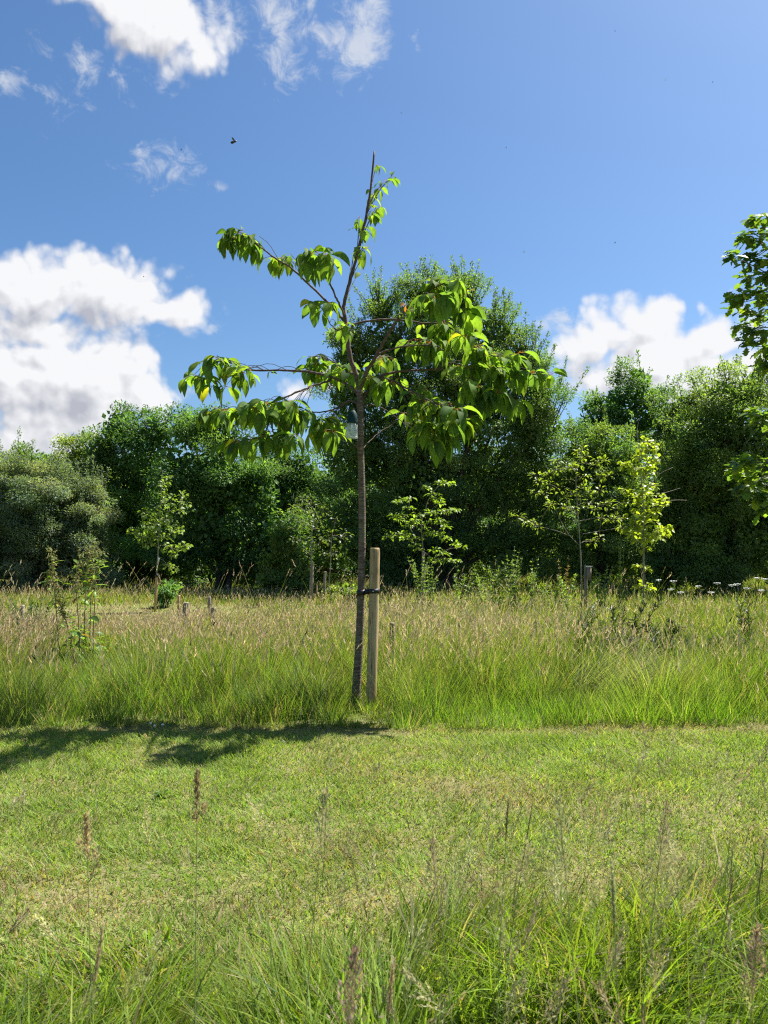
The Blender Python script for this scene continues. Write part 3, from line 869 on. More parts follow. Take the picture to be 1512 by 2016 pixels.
# ------------------------------------------------------------------ the cherry tree
D0 = 5.4
def cherry():
    r = np.random.default_rng(21)
    base = P(700, 1392, D0); base[2] = gz(base[0], base[1])
    root = thing('cherry_tree', base, 'slender young cherry tree with drooping bright leaves, tied to the foreground stake', 'tree')
    tr = [(700, 1396), (702, 1350), (706, 1290), (709, 1220), (711, 1160), (713, 1050), (712, 950), (710, 880), (709, 800), (708, 762)]
    pts = smooth_path([P(a, b, D0) for a, b in tr], 60)
    rad = np.interp(np.linspace(0, 1, 60), [0, .04, .15, .3, .6, .85, 1], [.040, .033, .031, .0275, .0245, .0225, .0235])
    rad = rad * (1 + .035 * np.sin(np.arange(60) * 1.7) * r.random(60))
    g = Geo(); V, F = tube(pts, rad, 16, True, .02, 3); g.add(V, F)
    # small stubs and knots on the trunk
    for k in (22, 31, 38, 44, 49, 53):
        a = r.uniform(0, 2 * pi)
        d = np.array([cos(a), sin(a), .2]); p0 = pts[k] + d * rad[k] * .8
        V, F = tube(np.array([p0, p0 + d * .008, p0 + d * .014]), [.011, .009, .004], 7); g.add(V, F)
    tk = g.part('trunk', root, [M_bark], True)
    BR = [
        # points, depth at the end, radius start/end, spurs (x, y, leaves)
        ('leader', [(708, 766), (700, 735), (690, 705), (685, 670), (682, 640), (677, 612), (678, 595), (690, 550), (706, 490), (722, 420), (731, 365), (737, 298)], .0, .020, .0062,
         [(741, 325, 3, .6), (771, 346, 2, .6), (767, 353, 3, .6), (755, 360, 3, .6), (746, 369, 3, .6), (737, 378, 3, .6), (731, 387, 2, .65), (749, 403, 3, .6), (740, 409, 3, .65), (731, 414, 3, .65),
          (726, 423, 3, .6), (708, 426, 2, .6), (721, 446, 4, .65), (721, 457, 4, .65), (708, 451, 3, .6), (715, 485, 4, .75), (710, 494, 4, .75), (697, 492, 1, .5), (697, 503, 1, .5), (720, 500, 3, .7), (692, 523, 2, .45), (708, 537, 1, .6),
          (669, 651, 3, .95), (683, 654, 3, .9), (686, 636, 4, .5)]),
        ('branch', [(679, 633), (640, 590), (600, 552), (570, 525), (545, 511), (522, 493), (508, 484), (490, 471), (470, 461)], .35, .0095, .003,
         [(473, 459, 9, 1), (455, 464, 9, 1), (444, 472, 7, .9), (489, 468, 8, 1), (499, 480, 6, 1), (466, 470, 8, 1), (482, 474, 6, 1), (510, 465, 1, .7), (539, 507, 5, 1), (559, 503, 6, 1.05), (567, 509, 4, 1.05), (572, 500, 2, .6)]),
        ('branch', [(678, 622), (667, 597), (656, 573), (645, 545), (638, 520), (632, 507)], -.25, .0085, .003,
         [(612, 499, 9, 1), (640, 506, 11, 1.1), (634, 509, 7, 1.1), (650, 512, 5, 1.1), (600, 508, 4, 1.05), (622, 496, 4, .8)]),
        ('branch', [(682, 642), (665, 650), (652, 640), (643, 625), (636, 606)], -.1, .005, .002,
         [(618, 597, 4, .95), (628, 599, 3, .95), (648, 597, 5, .95), (637, 612, 2, .8), (658, 630, 2, .35), (648, 648, 2, .4)]),
        ('branch', [(707, 778), (685, 758), (655, 744), (630, 736), (600, 731), (560, 729), (512, 729), (480, 727), (455, 715), (427, 712), (400, 735), (380, 744)], .45, .0115, .0028,
         [(427, 708, 9, 1), (440, 712, 8, 1), (411, 713, 5, 1), (454, 720, 6, 1), (472, 727, 6, 1), (480, 732, 6, 1.05), (488, 725, 3, .7), (496, 725, 2, .8), (388, 742, 6, 1), (401, 745, 6, 1), (374, 746, 4, .95), (419, 760, 4, 1), (446, 758, 4, 1), (536, 732, 3, .4), (576, 733, 1, .35)]),
        ('branch', [(652, 748), (625, 757), (600, 766), (562, 782), (535, 793), (505, 801), (470, 805), (440, 806), (405, 818)], -.18, .0085, .0028,
         [(427, 804, 6, 1), (446, 806, 7, 1), (417, 810, 5, 1), (403, 816, 4, .9), (491, 794, 8, 1.05), (499, 798, 8, 1.05), (478, 805, 7, 1), (509, 796, 6, 1.05), (525, 791, 6, 1.05), (512, 812, 5, 1.05), (462, 808, 5, 1),
          (546, 806, 9, 1.1), (560, 791, 6, 1), (573, 796, 6, 1.05), (586, 806, 8, 1.1), (578, 818, 6, 1.1), (565, 818, 6, 1.1), (600, 812, 3, 1)]),
        ('branch', [(500, 803), (512, 824), (524, 846), (512, 861), (472, 869), (446, 873)], -.22, .0045, .002,
         [(446, 872, 6, .95), (456, 870, 5, .95), (470, 868, 6, .95), (488, 867, 6, .95), (509, 862, 6, .95), (530, 852, 7, 1), (536, 862, 6, 1), (546, 862, 4, .9), (575, 860, 6, .95), (588, 858, 4, .9)]),
        ('branch', [(707, 797), (692, 789), (678, 794), (660, 804), (635, 811), (608, 810), (590, 806)], .12, .0085, .0028,
         [(631, 836, 9, 1.1), (639, 829, 6, 1), (644, 838, 7, 1.1), (657, 822, 4, .8), (620, 840, 5, 1.1), (655, 842, 5, 1.05), (640, 850, 5, 1)]),
        ('branch', [(711, 887), (697, 876), (682, 868), (668, 860), (655, 852)], -.2, .0042, .002, [(652, 850, 4, .9), (642, 846, 3, .9)]),
        ('branch', [(710, 762), (722, 733), (736, 708), (748, 686), (768, 652), (790, 620), (815, 594), (838, 576), (868, 560), (885, 556)], -.3, .0155, .003,
         [(863, 556, 9, 1.1), (876, 554, 9, 1.15), (852, 562, 7, 1.05), (893, 558, 7, 1.1), (904, 579, 7, 1.1), (902, 610, 6, 1.05), (911, 616, 6, 1.05), (835, 590, 5, 1.05), (813, 607, 5, .9), (848, 580, 6, 1.1), (880, 575, 7, 1.15), (800, 599, 2, .35), (785, 620, 3, .35)]),
        ('branch', [(686, 652), (700, 638), (730, 631), (780, 629), (830, 636), (865, 637), (890, 648), (912, 662), (938, 684), (965, 699), (990, 703), (1012, 702)], .15, .0088, .0028,
         [(865, 635, 9, 1.05), (878, 634, 6, 1), (830, 641, 2, .55), (902, 655, 7, 1.05), (915, 662, 5, 1.05), (935, 683, 8, 1), (946, 689, 7, 1), (965, 698, 6, .95), (955, 693, 4, .9), (1005, 700, 8, 1), (1016, 700, 5, 1), (990, 704, 4, .9)]),
        ('branch', [(739, 703), (752, 694), (768, 688), (795, 682), (825, 680), (850, 680), (870, 690)], -.1, .0085, .0028,
         [(808, 672, 6, 1), (828, 668, 5, .95), (845, 671, 9, 1.05), (858, 677, 6, 1.05), (818, 684, 5, 1), (872, 690, 3, .95)]),
        ('branch', [(710, 795), (722, 772), (737, 752), (752, 740), (790, 731), (850, 728), (925, 727), (975, 731), (1020, 735), (1060, 737), (1086, 738)], .22, .0125, .0026,
         [(898, 724, 6, .9), (920, 722, 6, .9), (948, 717, 5, 1), (961, 722, 6, 1), (987, 726, 7, 1.05), (1009, 733, 7, 1.05), (1031, 733, 7, 1), (1044, 729, 5, 1), (1059, 735, 6, .95), (1078, 735, 4, .9), (975, 728, 6, 1.05), (1020, 738, 5, 1)]),
        ('branch', [(915, 727), (930, 745), (945, 764), (975, 775), (1000, 784), (1016, 796)], .12, .0048, .002,
         [(931, 756, 9, 1.1), (943, 764, 7, 1.1), (955, 771, 6, 1.1), (916, 757, 5, 1.05), (982, 771, 7, 1.1), (987, 781, 6, 1.1), (1012, 788, 7, 1.1), (1017, 795, 2, 1), (966, 770, 6, 1.1)]),
        ('branch', [(735, 756), (752, 746), (775, 750), (805, 766), (835, 783), (865, 797), (895, 812), (916, 826)], -.2, .0075, .0026,
         [(835, 766, 5, .85), (848, 785, 6, 1), (826, 793, 8, 1.05), (811, 799, 6, 1.05), (813, 774, 2, .85), (870, 792, 7, 1.05), (892, 796, 7, 1.05), (897, 806, 7, 1.05), (906, 825, 10, 1.1), (918, 822, 6, 1.05), (843, 828, 8, 1.1), (857, 846, 8, 1.1), (879, 856, 7, 1.1), (821, 858, 3, .8), (850, 866, 6, 1), (872, 874, 6, 1), (862, 815, 7, 1.1), (880, 830, 6, 1.1)]),
        ('branch', [(748, 740), (775, 752), (805, 772), (832, 790)], .12, .0045, .002, [(755, 756, 5, 1), (772, 751, 5, 1), (789, 744, 3, .9), (835, 795, 4, 1)]),
        ('branch', [(711, 802), (724, 797), (742, 799), (762, 809), (790, 829), (818, 848)], .3, .0052, .002, [(826, 846, 5, 1), (838, 856, 4, 1)]),
        ('branch', [(713, 884), (728, 868), (748, 850), (772, 836), (796, 818)], .35, .0036, .0016, [(800, 812, 4, .95)]),
        ('branch', [(702, 742), (680, 728), (655, 712), (630, 702), (612, 705)], .5, .0062, .0022,
         [(617, 702, 7, 1), (631, 702, 6, 1), (611, 725, 5, 1), (631, 733, 6, 1), (662, 721, 7, 1), (679, 721, 7, 1), (669, 737, 5, 1), (690, 728, 5, 1), (620, 716, 4, 1)]),
        ('branch', [(714, 752), (722, 725), (738, 708), (756, 702), (772, 704)], .5, .006, .0022,
         [(727, 732, 6, 1), (755, 702, 6, 1), (769, 704, 6, 1), (745, 709, 5, 1), (727, 745, 5, 1), (735, 718, 5, 1)]),
    ]
    pool = [(pts, rad)]
    for bi, (nm, pp, dend, r0, r1, spurs) in enumerate(BR):
        pp3 = []
        # start from the nearest wood that is already there
        first = P(pp[0][0], pp[0][1], D0)
        best = min(((np.linalg.norm((q - first)[:, [0, 2]], axis=1).min(), q[np.linalg.norm((q - first)[:, [0, 2]], axis=1).argmin()]) for q, _ in pool), key=lambda z: z[0])
        d_st = best[1][1]
        d_en = D0 + dend
        ln = np.concatenate([[0], np.cumsum([sqrt((pp[i + 1][0] - pp[i][0]) ** 2 + (pp[i + 1][1] - pp[i][1]) ** 2) for i in range(len(pp) - 1)])])
        ln = ln / ln[-1]
        for (a, b), q in zip(pp, ln):
            pp3.append(P(a, b, d_st + (d_en - d_st) * q ** .85))
        n = max(18, 5 * len(pp))
        path = smooth_path(pp3, n)
        path[1:-1] += r.normal(0, .0016, (n - 2, 3))
        t = np.linspace(0, 1, n)
        rd = r1 + (r0 - r1) * (1 - t) ** .9
        rd[0] *= 1.25; rd = rd * (1 + .06 * r.normal(size=n).clip(-1, 1))
        pool.append((path, rd))
        g = Geo(); V, F = tube(path, rd, 9 if r0 > .008 else 7, True, .03, bi); g.add(V, F)
        lf = Geo()
        for sx, sy, nl, sc in spurs:
            nl = nl if nl < 3 else int(round(nl * 1.5))
            # depth: that of the nearest point on this branch, plus a little
            dd = np.abs(path[:, 0] - P(sx, sy, D0)[0]) + np.abs(path[:, 2] - P(sx, sy, D0)[2])
            k = int(dd.argmin())
            s = P(sx, sy, path[k][1] + r.normal(0, .09))
            if np.linalg.norm(s - path[k]) > .025:
                k = max(0, k - int(r.integers(4, 8)))
            q = path[k]
            if np.linalg.norm(s - q) > .006:
                mid = (s + q) / 2 + np.array([0, 0, .012 + .12 * abs(s[0] - q[0])])
                V, F = tube(smooth_path([q, mid, s], 6), np.linspace(.0026, .0017, 6), 5); g.add(V, F)
            a = r.uniform(0, 2 * pi, nl)
            e = r.uniform(-.95, .35, nl)
            d0 = np.stack([np.cos(a) * np.cos(e), np.sin(a) * np.cos(e), np.sin(e)], -1)
            d0 += .12 * nrm(path[-1] - path[0]) * np.array([1, 1, 0])
            L = sc * np.where(r.random(nl) < .2, r.uniform(.06, .10, nl), r.uniform(.105, .175, nl))
            W = L * r.uniform(.37, .47, nl)
            dr = r.uniform(.85, 1.75, nl)
            c = pick(nl, CH_COL, [4, 4, 3, 1.6], r)
            y = r.random(nl) < .012
            c = np.where(y[:, None], np.array([.33, .33, .04]), c)
            if (sx, sy) in ((800, 599),):
                c = np.tile([[.42, .17, .05]], (nl, 1))
            V, F, C = big_leaves(s + np.cumsum(r.normal(0, .007, (nl, 3)), axis=0) * np.array([1, 1.2, .45]), d0, L, W, dr, c, r)
            lf.add(V, F, C)
        o = g.part(nm if nm != 'leader' else 'leader_stem', root, [M_twig], True)
        lf.part('leaves', root, [M_cherry], False, parent=o)
    # the bare buds at the very top
cherry()

def stake_and_tie():
    b = P(730, 1392, D0 - .06); b[2] = gz(b[0], b[1])
    top = P(738, 1079, D0 - .02)
    root = thing('tree_stake', b, 'round pale treated-pine stake with a sawn top, beside the foreground cherry trunk', 'stake')
    bb = b - np.array([0, 0, .05])
    t = np.array([0, .15, .35, .6, .8, .97, .988, .997, 1.0])
    R = np.array([.037, .0365, .036, .036, .0355, .035, .0345, .033, .0295])
    path = bb + (top - bb) * t[:, None]
    path[2:6, 0] += np.array([.001, .002, .002, .001])
    V, F = tube(path, R, 28, True, .006, 5)
    part('post', root, V, F, None, [M_stake], True)
    # flat sanded end
    V, F = tube(np.array([top - [0, 0, .001], top + [0, 0, .0015]]), [.029, .028], 28)
    part('sawn_top', root, V, F, None, [M_stake3])
    # strap round trunk and stake
    sc = bb + (top - bb) * ((P(734, 1163, D0)[2] - bb[2]) / (top[2] - bb[2]))
    tcx = P(711, 1166, D0)
    tie = thing('tree_tie', (sc + tcx) / 2, 'black rubber strap holding the cherry trunk to the pine stake', 'tree tie')
    def band(c, rr, hgt, tilt=0.0):
        k = 32; a = np.arange(k) * 2 * pi / k
        V = []
        for r_, dz in ((rr, -hgt / 2), (rr + .0035, -hgt / 2), (rr + .0035, hgt / 2), (rr, hgt / 2)):
            V.append(np.stack([c[0] + r_ * np.cos(a), c[1] + r_ * np.sin(a), c[2] + dz + tilt * np.cos(a) * r_], -1))
        V = np.concatenate(V)
        j = np.arange(k); j2 = (j + 1) % k
        F = np.concatenate([np.stack([A * k + j, A * k + j2, B * k + j2, B * k + j], -1) for A, B in ((0, 1), (1, 2), (2, 3), (3, 0))])
        return V, F
    V, F = band(tcx + np.array([0, 0, -.002]), .0295, .036, .1)
    part('trunk_loop', tie, V, F, None, [M_rubber])
    V, F = band(sc, .0375, .031, .05)
    part('stake_loop', tie, V, F, None, [M_rubber])
    mid = (sc + tcx) / 2 + np.array([-.003, -.004, 0])
    V, F = box(mid, .030, .036, .036, 0)
    part('spacer_block', tie, V, F, None, [M_rubber])
    p = sc + np.array([-.004, -.0405, 0])
    V, F = lathe(p, [(0.0001, -.003), (.004, -.003), (.0045, 0), (.002, .0015), (.0001, .0015)], 12, (0, -1, 0))
    part('nail', tie, V, F, None, [M_tag])
stake_and_tie()

def feeder():
    c = P(691.5, 862, D0 - .15)
    k = (D0 - .15) / FPX
    ax = nrm(P(695.5, 808, D0 - .15) - c)
    root = thing('hanging_feeder', c, 'clear plastic feeder with a dark green domed lid, hanging against the cherry trunk', 'feeder')
    R0, R1, H = 12.6 * k, 9.4 * k, 29 * k
    prof = [(0.0005, .001), (R0 * .9, .0), (R0 * 1.03, .002), (R0 * 1.04, .007), (R0, .009)] + [(R0 + (R1 - R0) * s, .009 + (H - .009) * s) for s in np.linspace(.1, 1, 8)]
    V, F = lathe(c, prof, 28, ax)
    part('clear_jar', root, V, F, None, [M_clear], True)
    V, F = lathe(c, [(R0 * .97, .001), (R0 * 1.06, .001), (R0 * 1.06, .006), (R0 * .97, .006), (R0 * .97, .001)], 28, ax)
    part('base_rim', root, V, F, None, [M_tag], True)
    g = Geo()
    for a in np.linspace(0, 2 * pi, 9)[:-1]:
        X = nrm(np.cross(ax, [0, 1, .01])); Y = np.cross(ax, X)
        d = X * cos(a) + Y * sin(a)
        V, F = tube(np.array([c + d * R0 * .99 + ax * .012, c + d * (R1 + .0005) + ax * H]), .0012, 5); g.add(V, F)
    g.part('jar_ribs', root, [M_tag], True)
    hh = 25 * k
    prof = [(R1 * .98, H - .002), (R1 * 1.12, H - .002), (R1 * 1.12, H + .006)] + [(R1 * 1.1 * cos(s) + .0003, H + .006 + hh * sin(s)) for s in np.linspace(.12, pi / 2, 10)]
    V, F = lathe(c, prof, 28, ax)
    part('domed_lid', root, V, F, None, [M_cap], True)
    tp = c + ax * (H + .005 + hh)
    V, F = tube(smooth_path([tp - ax * .004, tp + np.array([.004, .01, .012]), P(693, 789, D0 - .02)], 10), .0011, 6)
    part('hanging_wire', root, V, F, None, [M_rubber], True)
feeder()

# ------------------------------------------------------------------ background trees
def far_tree(name, label, cat, group, d, lumps, col, leaf=.085, depth=.8, dens=1.0, sub=.40, shoots=0, seed=0, trunk=True, tip=.12, elong=.5, gloss=None, bark=None):
    """lumps: (px, py, rx px, ry px). Crown of leaf-sized faces gathered in clumps over the lumps."""
    r = np.random.default_rng(seed + 100)
    k = d / FPX
    cx = np.mean([l[0] for l in lumps]); x0 = P(cx, 1100, d)[0]
    base = np.array([x0, d, gz(x0, d) if d < 34 else 0.0])
    root = thing(name, base, label, cat, group)
    g = Geo(); limbs = Geo()
    leafs = []
    for li, (px, py, rx, ry) in enumerate(lumps):
        rxm, rzm = rx * k, ry * k
        rym = max(.5 * (rxm + rzm) * depth, .5)
        c = P(px, py, d + r.uniform(-.45, .45) * rym)
        c[2] = max(c[2], .15)
        area = 4 * pi * ((rxm * rzm) ** 1.6 / 3 + (rxm * rym) ** 1.6 / 3 + (rym * rzm) ** 1.6 / 3) ** (1 / 1.6)
        nsub = max(5, int(area / (pi * sub ** 2) * .66 * dens))
        u = rdir(nsub, r)
        u[:, 2] = np.where(r.random(nsub) < .25, np.abs(u[:, 2]), u[:, 2])
        sc = r.uniform(.72, 1.08, nsub)
        sc *= 1 + .13 * r.normal(size=nsub).clip(-1, 1.6)
        sp = c + u * sc[:, None] * np.array([rxm, rym, rzm])
        rs = sub * r.uniform(.55, 1.5, nsub)
        hue = r.normal(0, 1, nsub)
        for s in range(nsub):
            if sp[s][2] < -.1: continue
            back = u[s][1] > .35
            ls = leaf * (1.5 if back else 1.0)
            n = int(dens * 2.4 * pi * rs[s] ** 2 / (ls * ls * elong) * (.6 if back else 1.0))
            n = max(12, min(n, 900))
            v = rdir(n, r) * (r.random((n, 1)) ** .45) * rs[s]
            v[:, 2] *= .58
            p = sp[s] + v
            out = nrm(v + .6 * u[s] * rs[s])
            axd = nrm(out * .9 + .75 * rdir(n, r) + np.array([0, 0, -.12]))
            nr = nrm(np.array([0, 0, 1.0]) + .45 * out + .55 * rdir(n, r))
            L = ls * r.uniform(.65, 1.25, n)
            cc = np.tile(col, (n, 1)) * np.exp(.13 * hue[s] + r.normal(0, .15, (n, 1)))
            cc[:, 0] *= 1 + .10 * hue[s]
            top = (r.random(n) < tip)
            cc = np.where(top[:, None], cc * np.array([1.45, 1.35, 1.05]), cc)
            leafs.append((p, axd, nr, L, L * elong * r.uniform(.8, 1.2, n), cc))
        # inner leaves, larger, keep the crown closed
        n = int(area * 22 * dens * min(6, (.28 / (2.1 * leaf)) ** 2))
        v = rdir(n, r) * (r.random((n, 1)) ** .4) * .68
        p = c + v * np.array([rxm, rym, rzm])
        ok = p[:, 2] > -.05
        p = p[ok]; n = len(p)
        L = leaf * r.uniform(1.6, 2.6, n)
        leafs.append((p, rdir(n, r), rdir(n, r), L, L * .7, np.tile(col, (n, 1)) * np.exp(r.normal(0, .15, (n, 1)))))
        # upright leafy shoots that break the outline
        for q in range(shoots):
            a = r.uniform(0, 2 * pi); rr = sqrt(r.random()) * .95
            w = np.array([cos(a) * rr, sin(a) * rr * .8, sqrt(max(0, 1 - rr * rr))])
            if w[1] > .6: continue
            s0 = c + w * np.array([rxm, rym, rzm]) * .93
            dr = nrm(np.array([w[0] * .55 + r.normal(0, .12), w[1] * .3, 1.0]))
            H = r.uniform(.3, 1.2) * min(1.0, rzm * .8)
            n = int(H / leaf * 7)
            t = r.random(n)
            p = s0 + dr * (t * H)[:, None] + rdir(n, r) * (.10 * (1 - .7 * t))[:, None]
            axd = nrm(dr * .8 + .9 * rdir(n, r))
            L = leaf * r.uniform(.7, 1.2, n)
            leafs.append((p, axd, nrm(np.array([0, 0, .5]) + rdir(n, r)), L, L * elong, np.tile(col, (n, 1)) * np.exp(r.normal(.08, .16, (n, 1))) * np.array([1.15, 1.12, 1])))
            V, F = tube(np.array([s0 - dr * .5, s0, s0 + dr * H * .9]), [.012, .009, .003], 5); limbs.add(V, F)
        # limb towards this lump
        if trunk:
            b0 = base + np.array([r.normal(0, .12), r.normal(0, .12), .0])
            fork = base + np.array([(c[0] - x0) * .15, 0, min(max(.5, c[2] * .28), c[2] * .6)])
            V, F = tube(smooth_path([b0 - [0, 0, .1], fork, (fork + c) / 2 + [0, 0, .15], c], 12), np.linspace(.11, .03, 12) * min(1.0, max(.07, rzm * .9 - .1)), 8); limbs.add(V, F)
    p, ax, nr, L, Wd, cc = [np.concatenate([q[i] for q in leafs]) for i in range(6)]
    V, F, C = small_leaves(p, ax, nr, L, Wd, cc)
    tkp = limbs.part('trunk', root, [bark or M_fbark], True) if limbs.n else None
    part('crown', root, V, F, C, [M_far])
    return root

BACK = 'trees and shrubs edging the meadow'
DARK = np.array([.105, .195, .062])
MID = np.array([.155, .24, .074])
LITE = np.array([.20, .27, .07])
GREY = np.array([.165, .222, .155])
far_tree('tree', 'distant pale tree top showing over the grey-green willow', 'tree', BACK, 29, [(45, 905, 28, 30), (95, 915, 45, 30), (10, 925, 40, 26)], MID, .09, seed=1, sub=.35)
far_tree('tree', 'pale green tree between the grey willow and the dark oak behind it', 'tree', BACK, 24, [(160, 905, 45, 45), (130, 925, 40, 35), (185, 960, 40, 50)], LITE * .9, .08, seed=2, sub=.32)
far_tree('willow_shrub', 'broad grey-green willow bush with small silvery leaves', 'shrub', BACK, 19,
         [(60, 975, 100, 80), (135, 975, 65, 65), (10, 1010, 90, 95), (105, 1065, 100, 95), (20, 1100, 100, 80), (185, 1020, 38, 75), (165, 1105, 75, 65), (-90, 1030, 110, 110)], GREY, .060, seed=3, sub=.28, shoots=9, elong=.36, tip=.3, dens=.95)
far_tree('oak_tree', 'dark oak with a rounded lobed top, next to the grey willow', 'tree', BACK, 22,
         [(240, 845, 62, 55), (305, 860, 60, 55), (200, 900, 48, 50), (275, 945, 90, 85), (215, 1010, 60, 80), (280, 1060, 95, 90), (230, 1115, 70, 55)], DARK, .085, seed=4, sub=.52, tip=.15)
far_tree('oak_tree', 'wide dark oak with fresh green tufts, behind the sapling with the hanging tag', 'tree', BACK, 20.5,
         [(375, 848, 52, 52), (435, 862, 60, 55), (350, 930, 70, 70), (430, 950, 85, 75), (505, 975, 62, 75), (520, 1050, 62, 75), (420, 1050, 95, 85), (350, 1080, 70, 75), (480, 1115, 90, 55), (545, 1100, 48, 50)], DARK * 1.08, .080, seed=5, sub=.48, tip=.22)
far_tree('tree', 'dark tree filling the gap between the wide oak and the tall central tree', 'tree', BACK, 25,
         [(590, 935, 60, 60), (560, 980, 55, 75), (620, 1000, 60, 90), (600, 1090, 80, 70), (520, 930, 50, 50)], DARK * .9, .09, seed=6, sub=.42)
far_tree('hazel_shrub', 'yellow-green bramble and hazel clump at the foot of the wide oak', 'shrub', BACK, 18.5,
         [(560, 1075, 28, 38), (545, 1120, 34, 34), (580, 1125, 34, 34), (530, 1140, 30, 26), (600, 1145, 26, 22)], LITE, .065, seed=7, sub=.22, tip=.3, shoots=4)
far_tree('alder_tree', 'tallest central tree with many small leaves and upright leafy shoots', 'tree', BACK, 20,
         [(748, 612, 38, 48), (830, 588, 44, 48), (912, 592, 44, 50), (698, 695, 50, 46), (770, 690, 95, 85), (880, 680, 100, 95), (970, 665, 60, 62), (1028, 715, 46, 55), (1062, 775, 34, 60),
          (692, 790, 62, 65), (810, 810, 120, 100), (940, 800, 120, 110), (1050, 850, 80, 95), (700, 900, 95, 90), (820, 940, 130, 100), (960, 940, 120, 110), (1070, 980, 75, 100), (720, 1040, 115, 95), (880, 1060, 130, 90), (1010, 1080, 110, 75), (790, 1120, 120, 50)],
         np.array([.14, .225, .076]), .066, seed=8, sub=.36, shoots=20, elong=.45, tip=.22, dens=.92)
far_tree('sallow_shrub', 'paler rounded bush between the tall central tree and the right-hand thicket', 'shrub', BACK, 19.5,
         [(1185, 900, 62, 68), (1135, 930, 45, 85), (1225, 940, 45, 75), (1190, 1010, 80, 90), (1150, 1090, 80, 70), (1240, 1090, 80, 70)], MID * 1.05, .062, seed=9, sub=.27, shoots=6, tip=.25)
far_tree('oak_tree', 'oak standing high behind the bushes, under the white cloud', 'tree', BACK, 26,
         [(1255, 752, 42, 38), (1225, 790, 55, 45), (1280, 800, 52, 50), (1170, 800, 26, 24), (1210, 830, 60, 45), (1255, 870, 75, 65), (1165, 850, 40, 45)], DARK * 1.15, .09, seed=10, sub=.36, shoots=3, dens=.8)
far_tree('tree', 'mid green round-topped tree between the high oak and the right-hand thicket', 'tree', BACK, 24,
         [(1350, 808, 48, 42), (1320, 850, 48, 52), (1385, 850, 60, 60), (1340, 910, 70, 70)], MID * .95, .078, seed=11, sub=.32, shoots=4)
far_tree('sallow_shrub', 'large dense thicket of small-leaved sallow along the meadow end', 'shrub', BACK, 18.5,
         [(1430, 795, 60, 62), (1490, 770, 50, 52), (1390, 870, 75, 62), (1470, 870, 85, 85), (1340, 940, 65, 65), (1420, 960, 95, 85), (1300, 1010, 55, 75), (1510, 970, 80, 95), (1360, 1050, 90, 90), (1300, 1110, 70, 60), (1460, 1070, 100, 95), (1400, 1120, 110, 50), (1600, 900, 110, 140), (1590, 1060, 110, 110)],
         MID * .98, .064, seed=12, sub=.36, shoots=9, tip=.26, dens=.95)
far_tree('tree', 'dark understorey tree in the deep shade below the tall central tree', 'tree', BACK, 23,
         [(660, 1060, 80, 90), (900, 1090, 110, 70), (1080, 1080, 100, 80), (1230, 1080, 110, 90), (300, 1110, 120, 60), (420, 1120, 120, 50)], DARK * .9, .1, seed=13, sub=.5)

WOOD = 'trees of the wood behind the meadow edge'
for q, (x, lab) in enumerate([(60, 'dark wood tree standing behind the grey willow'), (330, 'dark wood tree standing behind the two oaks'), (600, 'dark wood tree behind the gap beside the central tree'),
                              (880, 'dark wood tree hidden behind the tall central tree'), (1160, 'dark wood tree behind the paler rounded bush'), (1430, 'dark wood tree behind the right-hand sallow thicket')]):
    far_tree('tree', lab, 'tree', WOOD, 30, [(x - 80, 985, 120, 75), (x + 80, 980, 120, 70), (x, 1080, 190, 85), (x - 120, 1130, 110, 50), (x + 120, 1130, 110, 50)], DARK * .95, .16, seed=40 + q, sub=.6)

# ------------------------------------------------------------------ oak at the edge of the frame
def lobed_leaves(Pt, ax, nr, L, W, col, r):
    """Oak leaves with rounded lobes: a fan of faces either side of the midrib."""
    n = len(Pt)
    sd = nrm(np.cross(ax, nr)); nn = np.cross(sd, ax)
    prof = [(0, .04), (.12, .10), (.24, .34), (.33, .22), (.47, .62), (.57, .36), (.70, .74), (.80, .42), (.91, .36), (1.0, .0)]
    k = len(prof)
    Vs = []
    for t, w in prof:
        cen = Pt + ax * (L * t)[:, None] - nn * (L * .18 * t * t)[:, None]
        Vs += [cen - sd * (W * w * .7)[:, None] + nn * (W * w * .15)[:, None], cen, cen + sd * (W * w * .7)[:, None] + nn * (W * w * .15)[:, None]]
    V = np.stack(Vs, 1).reshape(-1, 3)
    m = 3 * k
    q = []
    for s in range(k - 1):
        a = 3 * s
        q += [[a, a + 1, a + 4, a + 3], [a + 1, a + 2, a + 5, a + 4]]
    F = (np.arange(n)[:, None, None] * m + np.array(q)[None]).reshape(-1, 4)
    return V, F, np.repeat(col, m, axis=0)

